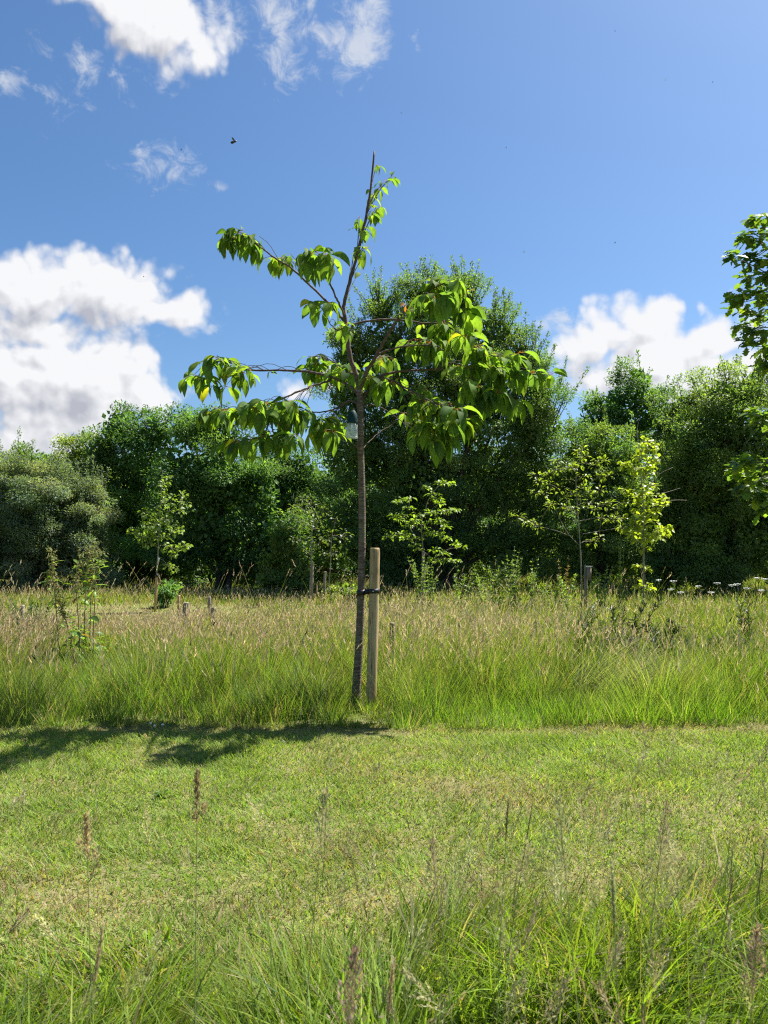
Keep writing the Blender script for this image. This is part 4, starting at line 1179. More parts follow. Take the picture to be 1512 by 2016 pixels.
def edge_oak():
    r = np.random.default_rng(31)
    d = 8.2
    tx = P(1830, 1000, d + .6)
    base = np.array([tx[0], d + .6, 0.0])
    root = thing('oak_tree', base, 'near oak whose lobed leaves hang into view at the frame edge', 'tree')
    g = Geo()
    V, F = tube(smooth_path([base - [0, 0, .1], base + [0, 0, 1.4], base + [.05, 0, 3], base + [.0, .1, 5.2]], 20), np.linspace(.2, .09, 20), 14, True, .03, 1); g.add(V, F)
    sprays = [(1480, 436), (1500, 430), (1462, 462), (1490, 470), (1510, 462), (1440, 505), (1462, 515), (1485, 505), (1505, 510), (1530, 500), (1470, 545), (1495, 548), (1520, 540), (1450, 580), (1478, 578), (1500, 585), (1530, 580),
              (1440, 600), (1465, 612), (1490, 620), (1515, 615), (1455, 640), (1480, 650), (1505, 655), (1470, 672), (1498, 682), (1520, 690), (1545, 640), (1560, 560), (1550, 450), (1580, 620), (1590, 480), (1500, 712), (1530, 720),
              (1455, 912), (1475, 905), (1498, 915), (1520, 925), (1445, 930), (1468, 938), (1490, 945), (1515, 950), (1462, 962), (1485, 972), (1508, 980), (1540, 940), (1500, 1000), (1500, 820), (1480, 812), (1515, 830), (1560, 900), (1580, 860)]
    lf = Geo()
    hubs = [P(1560, 470, d + .2), P(1570, 580, d), P(1560, 680, d + .1), P(1560, 920, d - .2), P(1550, 830, d + .3)]
    for h in hubs:
        st = base + np.array([0, 0, max(1.6, h[2] - .9)])
        V, F = tube(smooth_path([st, (st + h) / 2 + [0, 0, .2], h], 12), np.linspace(.05, .014, 12), 8); g.add(V, F)
    for sx, sy in sprays:
        p = P(sx + 6, sy, d + r.uniform(-.35, .35))
        h = hubs[int(np.argmin([np.linalg.norm(q - p) for q in hubs]))]
        V, F = tube(smooth_path([h, (h + p) / 2 + [0, 0, .03], p], 6), np.linspace(.010, .003, 6), 5); g.add(V, F)
        n = int(r.integers(19, 28))
        a = r.uniform(0, 2 * pi, n); e = r.uniform(-.9, .5, n)
        ax = np.stack([np.cos(a) * np.cos(e) - .25, np.sin(a) * np.cos(e), np.sin(e)], -1)
        ax = nrm(ax)
        nr = nrm(np.array([0, -.15, 1.0]) + .55 * rdir(n, r))
        L = r.uniform(.10, .155, n)
        c = pick(n, [(.14, .235, .05), (.18, .28, .05), (.10, .185, .045), (.26, .34, .055)], [3, 3, 3, 1.5], r)
        pp = p + rdir(n, r) * r.uniform(.01, .085, (n, 1))
        V, F, C = lobed_leaves(pp, ax, nr, L, L * r.uniform(.55, .7, n), c, r); lf.add(V, F, C)
    g.part('trunk', root, [M_fbark], True)
    lf.part('crown', root, [M_oak])
edge_oak()

# ------------------------------------------------------------------ saplings
def sapling(name, label, group, d, tr, lumps, col, leafL=.085, per=16, rad=13, shape='ovate', seed=0, r0=.018, extra=(), hang=1.0, aspect=.5, bark=None, flat=.7):
    """tr trunk pixels from the base up; lumps leaf bunches in pixels; extra bare whips."""
    r = np.random.default_rng(seed + 300)
    b = P(tr[0][0], tr[0][1], d); b[2] = gz(b[0], d)
    root = thing(name, b, label, 'tree', group)
    pp = [b - [0, 0, .05]] + [P(x, y, d) for x, y in tr[1:]]
    path = smooth_path(pp, 30)
    g = Geo(); V, F = tube(path, np.linspace(r0, .004, 30), 9, True, .03, seed); g.add(V, F)
    x_at = lambda pa, z: pa[int(np.argmin(np.abs(pa[:, 2] - z))), 0]
    lf = Geo()
    k = d / FPX
    nodes = list(path[8:])
    lumps = sorted(lumps, key=lambda q: abs(P(q[0], q[1], d)[0] - x_at(path, P(q[0], q[1], d)[2])))
    for L_ in lumps:
        px, py = L_[0], L_[1]
        rr = (L_[2] if len(L_) > 2 else rad) * k
        dd = r.normal(0, .16)
        c = P(px, py, d + dd)
        nd = np.array(nodes); dv = c - nd
        cost = np.linalg.norm(dv, axis=1) + .6 * np.clip(.35 * np.hypot(dv[:, 0], dv[:, 1]) - dv[:, 2], 0, 9)
        s0 = nd[int(np.argmin(cost))]
        nodes.append(c); nodes.append((s0 + c) / 2)
        V, F = tube(smooth_path([s0, (s0 + c) / 2 + [0, 0, .03], c], 7), np.linspace(.0055, .002, 7), 5); g.add(V, F)
        n = per
        p = c + rdir(n, r) * (r.random((n, 1)) ** .5) * rr * np.array([1, 1, flat])
        out = nrm(p - c + np.array([0, 0, .02 * hang]))
        d0 = nrm(out + .3 * rdir(n, r))
        L = leafL * r.uniform(.65, 1.2, n)
        c_ = np.tile(col, (n, 1)) * np.exp(r.normal(0, .2, (n, 1)))
        V, F, C = big_leaves(p, d0, L, L * aspect * r.uniform(.85, 1.15, n), r.uniform(.5, 1.3, n) * hang, c_, r, st=5, shape=shape)
        lf.add(V, F, C)
    for w in extra:
        V, F = tube(smooth_path([P(x, y, d) for x, y in w], 10), np.linspace(.007, .003, 10), 5); g.add(V, F)
    g.part('trunk', root, [bark or M_sbark], True)
    lf.part('crown', root, [M_young])
    return root

def small_stake(px, ytop, ybot, d, label, mat, w=.032, lean=0, name='tree_stake', cat='stake', group=None, tie=None):
    b = P(px, ybot, d); b[2] = gz(b[0], d)
    t = P(px + lean, ytop, d)
    root = thing(name, b, label, cat, group)
    V, F = tube(np.array([b - [0, 0, .05], (b + t) / 2, t - [0, 0, .012], t - [0, 0, .003], t]), [w, w, w, w * .95, w * .8], 14, True, .012, int(px))
    part('post', root, V, F, None, [mat], True)
    if tie:
        c = P(px + tie[0], tie[1], d)
        V, F = tube(np.array([c - [.05, 0.05, .012], c + [.05, -.05, .0]]), .02, 6)
        V, F = lathe(c - np.array([0, 0, .02]), [(w * 1.05, 0), (w * 1.35, 0), (w * 1.35, .04), (w * 1.05, .04)], 14)
        part('tie_band', root, V, F, None, [M_rubber], True)
    return root

SAP = 'young planted saplings in the meadow'
def c5(pts):
    return [(x / 2.52, 860 + y / 2.52) + tuple(q) for x, y, *q in pts]
def c6(pts):
    return [(900 + x / 2.47, 840 + y / 2.47) + tuple(q) for x, y, *q in pts]
def c8(pts):
    return [(520 + x / 3.436, 940 + y / 3.436) + tuple(q) for x, y, *q in pts]

sapling('maple_sapling', 'upright maple sapling with small clustered leaves and a white tag on its stem', SAP, 14.0,
        c5([(770, 850), (777, 690), (785, 560), (790, 450), (795, 330), (803, 240), (808, 165)]),
        c5([(810, 240, 10), (830, 215, 8), (820, 290, 12), (845, 310, 14), (800, 330, 12), (905, 290, 10), (915, 330, 11), (890, 370, 10), (715, 375, 13), (745, 395, 12), (770, 360, 13), (835, 370, 14), (775, 430, 14), (740, 445, 12), (845, 430, 13), (810, 415, 12), (720, 490, 12),
            (690, 500, 10), (760, 500, 13), (870, 470, 12), (890, 460, 9), (820, 500, 12), (810, 540, 12), (850, 555, 12), (900, 550, 11), (920, 540, 8), (870, 580, 10), (735, 530, 10), (835, 640, 9), (860, 655, 8), (655, 470, 8), (790, 470, 12), (765, 470, 10)]),
        np.array([.17, .25, .06]), .066, 21, 13, 'heart', 1, .014, hang=.8, aspect=.85)
small_stake(305, 1134, 1196, 13.95, 'fresh orange-toned stake at the foot of the tagged maple sapling', M_stake3, .026, 4, tie=(4, 1134))
tg = thing('plant_tag', P(312, 1098, 13.9), 'small white paper tag hanging on the maple sapling stem', 'tag')
V, F = box(P(312.5, 1101, 13.9), .022, .002, .085, .2); part('paper', tg, V, F, None, [M_tag])
V, F = tube(np.array([P(312.5, 1097, 13.9), P(310.5, 1093, 13.97)]), .002, 5); part('loop', tg, V, F, None, [M_rubber])

sapling('chestnut_sapling', 'dull green sapling with reddish tinged tips, shaded by the central tree', SAP, 15.5,
        c8([(300, 840), (312, 700), (318, 560), (320, 420), (330, 300), (350, 190)]),
        c8([(220, 270, 14), (200, 200, 10), (265, 150, 10), (330, 240, 10), (400, 225, 11), (260, 300, 12), (300, 330, 12), (250, 430, 14), (340, 420, 15), (380, 450, 13), (300, 470, 12), (220, 350, 12), (345, 350, 10), (270, 220, 11), (210, 420, 12), (370, 300, 11), (310, 190, 10), (290, 520, 10)]),
        np.array([.12, .165, .05]), .085, 15, 13, 'ovate', 2, .013)
small_stake(613.5, 1108, 1182, 15.4, 'weathered stake beside the reddish-tipped sapling, with a wire twist near its middle', M_stake2, .030, 1)
sapling('chestnut_sapling', 'small thin sapling by the leaning stake, in dark shade', SAP, 16.0,
        c8([(425, 840), (440, 700), (450, 560), (455, 430), (480, 300)]),
        c8([(480, 280, 11), (520, 410, 12), (440, 490, 12), (550, 440, 11), (460, 380, 11), (500, 500, 12), (430, 420, 10), (545, 380, 10), (470, 540, 10), (400, 520, 10)]),
        np.array([.095, .14, .045]), .085, 12, 13, 'ovate', 3, .011)
small_stake(637, 1125, 1182, 15.9, 'short dark stake leaning to the small thin sapling', M_stake2, .026, 3)

sapling('cherry_sapling', 'small cherry sapling with layered drooping branches, framed by dark shade', SAP, 14.5,
        c8([(1072, 860), (1075, 680), (1075, 490), (1067, 390), (1066, 300), (1090, 220), (1112, 150), (1160, 80), (1200, 45)]),
        c8([(1190, 45, 8), (1215, 35, 8), (1250, 45, 8), (1100, 75, 6), (1145, 115, 9), (1165, 150, 9), (1190, 180, 7), (940, 155, 9), (985, 145, 8), (900, 175, 6), (980, 210, 8), (880, 265, 9), (910, 290, 9), (930, 260, 8), (1000, 310, 9), (1030, 255, 10), (1050, 320, 9), (1020, 290, 9), (970, 330, 8),
            (1120, 235, 8), (1155, 245, 8), (1215, 235, 9), (1260, 220, 8), (1295, 225, 7), (1140, 300, 9), (1180, 290, 9), (1215, 315, 9), (1230, 340, 6), (830, 405, 7), (870, 395, 8), (920, 385, 9), (960, 390, 8), (945, 420, 6), (1030, 415, 9), (1020, 460, 9), (1045, 490, 7), (1110, 385, 9), (1150, 380, 9), (1190, 395, 9),
            (1240, 420, 9), (1290, 455, 9), (1330, 475, 7), (1150, 495, 8), (1190, 510, 9), (1220, 520, 7), (1150, 560, 8), (1180, 575, 6), (1250, 565, 8), (1290, 565, 8), (1080, 345, 9)]),
        np.array([.19, .29, .045]), .088, 18, 9, 'ovate', 4, .013, hang=1.2, flat=.3)
small_stake(833.5, 1085, 1190, 14.4, 'pale stake under the layered cherry sapling', M_stake2, .031, 0)

sapling('cherry_sapling', 'airy yellow-green sapling with wide bare lower branches, next to the post with the pale box', SAP, 14.0,
        c6([(606, 860), (603, 700), (597, 560), (590, 470), (583, 370), (578, 250), (590, 180), (610, 105)]),
        c6([(610, 115, 9), (590, 130, 8), (620, 150, 9), (595, 180, 11), (570, 200, 10), (690, 165, 8), (715, 170, 8), (665, 190, 9), (540, 200, 10), (480, 170, 9), (490, 210, 11), (450, 230, 9), (380, 240, 9), (400, 270, 11), (440, 280, 11), (700, 240, 9), (735, 240, 7), (620, 240, 11), (540, 260, 11), (380, 320, 9), (420, 330, 10), (500, 310, 12),
            (560, 330, 11), (530, 350, 11), (640, 320, 10), (690, 310, 10), (640, 370, 10), (620, 400, 9), (720, 380, 9), (740, 370, 6), (670, 400, 9), (460, 375, 9), (445, 390, 7), (300, 440, 7), (335, 465, 8), (375, 475, 8), (395, 490, 7), (800, 375, 8), (770, 400, 6), (825, 370, 5), (740, 455, 9), (770, 450, 9), (805, 450, 8), (700, 450, 8),
            (800, 495, 7), (835, 490, 6), (690, 545, 11), (650, 560, 10), (600, 340, 9), (560, 400, 9), (520, 400, 8), (610, 300, 9)]),
        np.array([.195, .265, .05]), .086, 16, 11, 'ovate', 5, .014,
        extra=[c6([(592, 575), (540, 520), (500, 450), (480, 400)]), c6([(545, 530), (480, 505), (400, 485)]), c6([(610, 522), (680, 510), (760, 497), (800, 492)]), c6([(590, 460), (650, 448), (710, 440)])])
small_stake(1153, 1113, 1186, 13.9, 'square-topped grey post beside the airy sapling, carrying a pale box', M_stake2, .03, 0)
nb = thing('post_box', P(1159.5, 1140, 13.85), 'small pale grey box fixed to the post beside the airy sapling', 'box')
V, F = box(P(1159.5, 1128, 13.85), .065, .07, .22, .15); part('body', nb, V, F, None, [M_stake2])
V, F = box(P(1159.5, 1115.5, 13.84), .085, .10, .018, .15); part('lid', nb, V, F, None, [M_tag])
V, F = box(P(1160.5, 1141.5, 13.83), .045, .11, .012, .15); part('ledge', nb, V, F, None, [M_stake2])

sapling('lime_sapling', 'lime sapling with dense round yellow-green leaves and long bare whips', SAP, 13.8,
        c6([(905, 860), (906, 700), (906, 560), (906, 470), (905, 380), (897, 270), (888, 200), (885, 100), (878, 50), (875, 5)]),
        c6([(925, 70, 9), (905, 100, 11), (940, 100, 11), (920, 130, 12), (955, 150, 11), (890, 145, 10), (940, 180, 12), (905, 190, 11), (860, 200, 9), (830, 195, 9), (805, 185, 7), (925, 220, 11), (865, 215, 9), (945, 290, 10), (925, 310, 11), (825, 315, 9), (850, 335, 9), (880, 345, 10), (930, 340, 13), (970, 345, 12), (1010, 360, 10), (895, 380, 12), (950, 390, 13), (990, 385, 10),
            (850, 420, 10), (880, 430, 12), (925, 430, 13), (960, 420, 11), (870, 470, 12), (920, 470, 12), (960, 470, 10), (855, 490, 9), (950, 510, 12), (990, 505, 10), (900, 510, 11), (930, 540, 12), (970, 545, 10), (880, 560, 10), (1020, 500, 8), (1005, 525, 8), (860, 520, 9), (815, 510, 7), (840, 530, 7), (880, 685, 7), (925, 700, 5), (915, 770, 8), (880, 785, 6), (930, 790, 6), (910, 595, 6)]),
        np.array([.29, .36, .05]), .090, 16, 8, 'heart', 6, .017, hang=1.15, aspect=.92,
        extra=[c6([(960, 320), (965, 270), (985, 230), (1050, 198)]), c6([(990, 325), (1030, 316), (1085, 298)]), c6([(1030, 360), (1070, 357), (1118, 358)]), c6([(885, 110), (850, 80), (800, 55)]), c6([(880, 60), (872, 30), (880, -15), (890, -40)])])

SH = 'short old posts left standing in the meadow grass'
small_stake(361, 1186, 1245, 10.2, 'short brown post leaning over, near the tagged maple sapling', M_stake2, .042, 6, 'short_post', 'post', SH)
small_stake(351, 1172, 1215, 12.6, 'thin pale post in the grass right behind the leaning short post', M_stake3, .022, 1, 'short_post', 'post', SH)
small_stake(412, 1175, 1215, 12.6, 'dark stub of a post farthest off on the shaded meadow rim', M_stake2, .03, 0, 'short_post', 'post', SH)
small_stake(420, 1195, 1245, 10.2, 'small square-looking post deep in pinkish grass, between the leaning post and the stake', M_stake2, .034, 0, 'short_post', 'post', SH)
small_stake(772.5, 1226, 1320, 7.0, 'mottled lichened post in the tan grass just beyond the main stake', M_stake2, .024, 0, 'short_post', 'post', SH)
small_stake(41, 1191, 1270, 9.0, 'grey post half hidden in grass beside the tall dock plant', M_stake2, .034, 2, 'short_post', 'post', SH)

# ------------------------------------------------------------------ tall weeds
def dock():
    r = np.random.default_rng(41)
    d = 7.2
    b = P(165, 1310, d); b[2] = gz(b[0], d)
    root = thing('dock_plant', b, 'tall gangly dock with reddish stems, broad low leaves and nodding brown flower tops', 'plant')
    stems = [[(165, 1315), (166, 1240), (168, 1180), (170, 1120), (178, 1075)], [(184, 1315), (184, 1240), (187, 1180), (188, 1130), (200, 1085)], [(158, 1310), (156, 1240), (152, 1185), (150, 1130), (165, 1085)],
             [(150, 1310), (140, 1260), (124, 1205), (112, 1175)], [(124, 1305), (114, 1250), (110, 1190), (104, 1130), (100, 1078)], [(175, 1310), (178, 1230), (180, 1160), (183, 1110), (190, 1068)]]
    for i, s in enumerate(stems):
        dd = d + r.uniform(-.2, .2)
        pp = [P(x, y, dd) for x, y in s]; pp[0][2] = -.02
        path = smooth_path(pp, 20)
        g = Geo(); V, F = tube(path, np.linspace(.0075, .0022, 20), 7, True, .05, i); g.add(V, F, (.27, .22, .09))
        st = g.part('stem', root, [M_dstem], True)
        fl = Geo(); lv = Geo()
        n = 62
        t = np.linspace(.58, 1.0, n); k = (t * 19).astype(int)
        p = path[k] + (path[np.minimum(k + 1, 19)] - path[k]) * (t * 19 - k)[:, None]
        p = p + rdir(n, r) * r.uniform(.01, .05, (n, 1))
        ax = nrm(rdir(n, r) + np.array([.2, 0, -.3]))
        for q in range(4):
            fl.add(*rhombi(p + rdir(n, r) * .02, nrm(ax + .5 * rdir(n, r)), nrm(np.cross(ax, rdir(n, r))), r.uniform(.02, .055, n), np.full(n, .010), pick(n, [(.28, .25, .11), (.20, .27, .08), (.30, .19, .09)], [2, 5, .5], r)))
        # nodding tips
        for q in range(5):
            s0 = path[int(r.uniform(13, 19))]
            w = np.array([r.normal(.02, .03), r.normal(0, .03), 0])
            c = smooth_path([s0, s0 + w + [0, 0, .05], s0 + w * 2.0 + [0, 0, .035]], 6)
            pass
        fl.part('flower_top', root, [M_head], parent=st)
        n = 22
        t = r.uniform(.2, .9, n); k = (t * 19).astype(int)
        a = r.uniform(0, 2 * pi, n); e = r.uniform(-.1, .7, n)
        d0 = np.stack([np.cos(a) * np.cos(e), np.sin(a) * np.cos(e), np.sin(e)], -1)
        L = r.uniform(.06, .13, n)
        c = pick(n, [(.17, .28, .045), (.21, .32, .05), (.28, .12, .05)], [4, 4, .25], r)
        lv.add(*big_leaves(path[k], d0, L, L * .3, r.uniform(.3, 1.3, n), c, r, st=5, shape='long'))
        lv.part('stem_leaves', root, [M_young], parent=st)
    lv = Geo(); n = 60
    a = r.uniform(0, 2 * pi, n); e = r.uniform(.1, 1.1, n)
    d0 = np.stack([np.cos(a) * np.cos(e), np.sin(a) * np.cos(e), np.sin(e)], -1)
    bp = P(165, 1275, d) + r.normal(0, 1, (n, 3)) * np.array([.10, .10, .12])
    L = r.uniform(.09, .17, n)
    lv.add(*big_leaves(bp, d0, L, L * .36, r.uniform(.6, 1.8, n), pick(n, [(.12, .22, .045), (.15, .26, .05), (.09, .17, .04)], [3, 3, 2], r), r, st=6, shape='long'))
    lv.part('basal_leaves', root, [M_young])
M_dstem = mat_leaf('dock_stem', .0, .6, .3, (1, 1, 1), 30, .2)
dock()

def weed(px, ytop, ybot, d, label, col, name='mugwort', n_st=5, spread=.10, leafL=.05, group=None, seed=0, dark=False):
    r = np.random.default_rng(seed + 500)
    b = P(px, ybot, d); b[2] = gz(b[0], d)
    root = thing(name, b, label, 'plant', group)
    H = (P(px, ytop, d)[2] - b[2]) * (1.0 if dark else 1.12)
    g = Geo(); lv = Geo()
    for i in range(n_st):
        o = np.array([r.normal(0, spread * .45), r.normal(0, spread * .45), 0])
        top = b + o * 2.4 + [0, 0, H * r.uniform(.7, 1.02)]
        path = smooth_path([b + o * .6 - [0, 0, .02], b + o * 1.3 + [0, 0, H * .5], top], 14)
        V, F = tube(path, np.linspace(.005, .0018, 14), 5); g.add(V, F, col * (1.1 if not dark else .9))
        n = 70
        t = r.uniform(.12, 1, n); k = np.minimum((t * 13).astype(int), 13)
        a = r.uniform(0, 2 * pi, n); e = r.uniform(.4, 1.35, n)
        d0 = np.stack([np.cos(a) * np.cos(e), np.sin(a) * np.cos(e), np.sin(e)], -1)
        L = (1.05 if not dark else 1.2) * leafL * r.uniform(.6, 1.3, n) * (1.25 - .7 * t)
        lv.add(*big_leaves(path[k], d0, L, L * (.30 if not dark else .17), r.uniform(.1, .8, n), np.tile(col, (n, 1)) * np.exp(r.normal(0, .18, (n, 1))), r, st=4, shape='long', petiole=.05))
    g.part('stems', root, [M_dstem], True)
    lv.part('leaves', root, [M_young])

WG = 'tall leafy weeds rising above the meadow grass'
GW = np.array([.19, .27, .08])
weed(833, 1092, 1200, 13.6, 'bushy pale-green mugwort at the foot of the layered cherry sapling', GW, n_st=8, spread=.16, leafL=.075, group=WG, seed=1)
weed(848, 1118, 1200, 13.4, 'second lower mugwort against the layered cherry sapling', GW * .95, n_st=5, spread=.12, leafL=.07, group=WG, seed=2)
weed(1010, 1085, 1200, 13.2, 'tall mugwort standing alone between the layered cherry and the airy sapling', GW, n_st=7, spread=.18, leafL=.075, group=WG, seed=3)
weed(955, 1128, 1200, 13.0, 'clump of mugwort with tan grass heads, nearer the layered cherry sapling', GW * 1.05, n_st=5, spread=.16, leafL=.07, group=WG, seed=4)
weed(1085, 1138, 1205, 13.0, 'low mugwort clump in front of the airy sapling', GW, n_st=6, spread=.2, leafL=.07, group=WG, seed=5)
weed(1220, 1080, 1200, 13.4, 'slender upright mugwort between the airy sapling and the lime sapling', GW * .9, n_st=4, spread=.08, leafL=.07, group=WG, seed=6)
weed(1110, 1100, 1195, 14.6, 'reddish-brown dying weed behind the low mugwort clump', np.array([.17, .13, .06]), n_st=3, spread=.12, leafL=.07, group=WG, seed=7)
for q, (px, yt, dd_, lab) in enumerate([(900, 1120, 13.2, 'feathery mugwort right of the second lower mugwort'), (985, 1098, 13.4, 'tall feathery mugwort leaning to the lone tall mugwort'), (1045, 1105, 13.2, 'feathery mugwort just right of the lone tall mugwort'),
                                (1180, 1118, 13.2, 'feathery mugwort close behind the post with the pale box'), (1120, 1125, 13.0, 'feathery mugwort below the reddish-brown dying weed')]):
    weed(px, yt, 1200, dd_, lab, GW * (.9 + .05 * q), n_st=5, spread=.17, leafL=.08, group=WG, seed=30 + q)
DK = np.array([.075, .10, .035])
weed(1222, 1172, 1330, 7.6, 'dark thistle patch in the meadow, tallest of the dim weeds', DK, 'thistle', 7, .22, .10, WG, 8, True)
weed(1130, 1175, 1320, 7.9, 'dark thin weed patch left of the tall thistle', DK * 1.1, 'thistle', 7, .22, .08, WG, 9, True)
weed(1300, 1205, 1335, 7.4, 'low dark thistle right of the tall thistle', DK * 1.1, 'thistle', 5, .2, .09, WG, 10, True)
weed(1480, 1170, 1320, 8.2, 'dark single-stemmed thistle near the end of the meadow', DK, 'thistle', 4, .10, .09, WG, 11, True)
weed(60, 1165, 1310, 8.2, 'bluish-green mugwort between the grey post and the dock', np.array([.075, .115, .05]), 'mugwort', 7, .2, .07, WG, 12)
r_ = np.random.default_rng(77)
far_tree('elder_bush', 'small dark bush beside the tagged maple sapling', 'shrub', None, 14.8, [(327, 1168, 12, 15), (320, 1176, 10, 11), (333, 1158, 7, 9)], DARK * 1.1, .06, seed=20, sub=.12, tip=.3)
far_tree('bramble_bush', 'low leafy bramble beside the short dark stake', 'shrub', None, 16.2, [(680, 1162, 20, 12), (665, 1170, 18, 10), (700, 1168, 14, 10)], LITE, .06, seed=21, sub=.14, tip=.3)

# white umbels by the thicket
def umbels():
    r = np.random.default_rng(51)
    lab = 'white flat-topped umbel flower on a thin stem, before the dark thicket at the meadow end'
    pos = [(1298, 1142), (1326, 1144), (1375, 1154), (1412, 1148), (1441, 1152), (1452, 1150), (1489, 1138), (1505, 1140), (1340, 1166), (1400, 1166), (1120 + 200, 1160), (1470, 1158), (1500, 1162), (1530, 1150)]
    for i, (px, py) in enumerate(pos):
        d = 13.6 + r.uniform(-.5, .5)
        t = P(px, py, d)
        b = np.array([t[0] + r.normal(0, .05), d, gz(t[0], d)])
        root = thing('umbel_flower', b, lab, 'flower', 'white umbel flowers at the meadow end')
        V, F = tube(smooth_path([b, (b + t) / 2 + [r.normal(0, .02), 0, 0], t - [0, 0, .015]], 8), np.linspace(.004, .002, 8), 5)
        part('stem', root, V, F, np.tile([[.11, .16, .04]], (len(V), 1)), [M_dstem], True)
        g = Geo()
        for q in range(16):
            a = r.uniform(0, 2 * pi); rr = sqrt(r.random()) * .06
            c = t + [cos(a) * rr, sin(a) * rr, .008 - rr * .15]
            V, F = lathe(c - [0, 0, .004], [(.001, 0), (.012, .003), (.011, .007), (.001, .009)], 7); g.add(V, F)
            V, F = tube(np.array([t - [0, 0, .03], c]), .0012, 4); g.add(V, F)
        g.part('flower_head', root, [M_white])
umbels()

# clover heads on the mown strip
def clover():
    r = np.random.default_rng(52)
    for i, (px, py) in enumerate([(304, 1443), (320, 1441), (296, 1447)]):
        d = 4.62 + i * .03
        t = P(px, py, d)
        b = np.array([t[0], d, gz(t[0], d)])
        root = thing('clover_flower', b, 'tiny white clover head on the mown strip by the meadow edge', 'flower', 'white clover heads')
        V, F = tube(np.array([b, b + [0, 0, .045]]), .001, 5); part('stem', root, V, F, np.tile([[.12, .18, .04]], (len(V), 1)), [M_dstem])
        g = Geo()
        for q in range(26):
            u = rdir(1, r)[0]; u[2] = abs(u[2])
            c = b + [0, 0, .048] + u * .006
            V, F = tube(np.array([c - u * .004, c, c + u * .003]), [.001, .0022, .001], 5); g.add(V, F)
        g.part('flower_head', root, [M_white])
clover()

# broad-leaved weed on the mown strip
def rosette(px, py, label, seed, n=14, L0=.055):
    r = np.random.default_rng(seed)
    rr = ray(px, py); d = rr[1] * EYE / -rr[2]
    b = P(px, py, d); b[2] = gz(b[0], b[1])
    root = thing('plantain_weed', b, label, 'plant')
    a = r.uniform(0, 2 * pi, n); e = r.uniform(.5, 1.3, n)
    d0 = np.stack([np.cos(a) * np.cos(e), np.sin(a) * np.cos(e), np.sin(e)], -1)
    L = L0 * r.uniform(.6, 1.1, n)
    V, F, C = big_leaves(np.tile(b, (n, 1)), d0, L, L * .3, r.uniform(.6, 1.4, n), pick(n, [(.06, .12, .025), (.08, .14, .03)], [1, 1], r), r, st=5, shape='long')
    part('leaves', root, V, F, C, [M_young])
rosette(322, 1572, 'dark green plantain tuft on the mown strip', 61)
rosette(1166, 1490, 'small dark plantain tuft on the far half of the mown strip', 62, 10, .045)

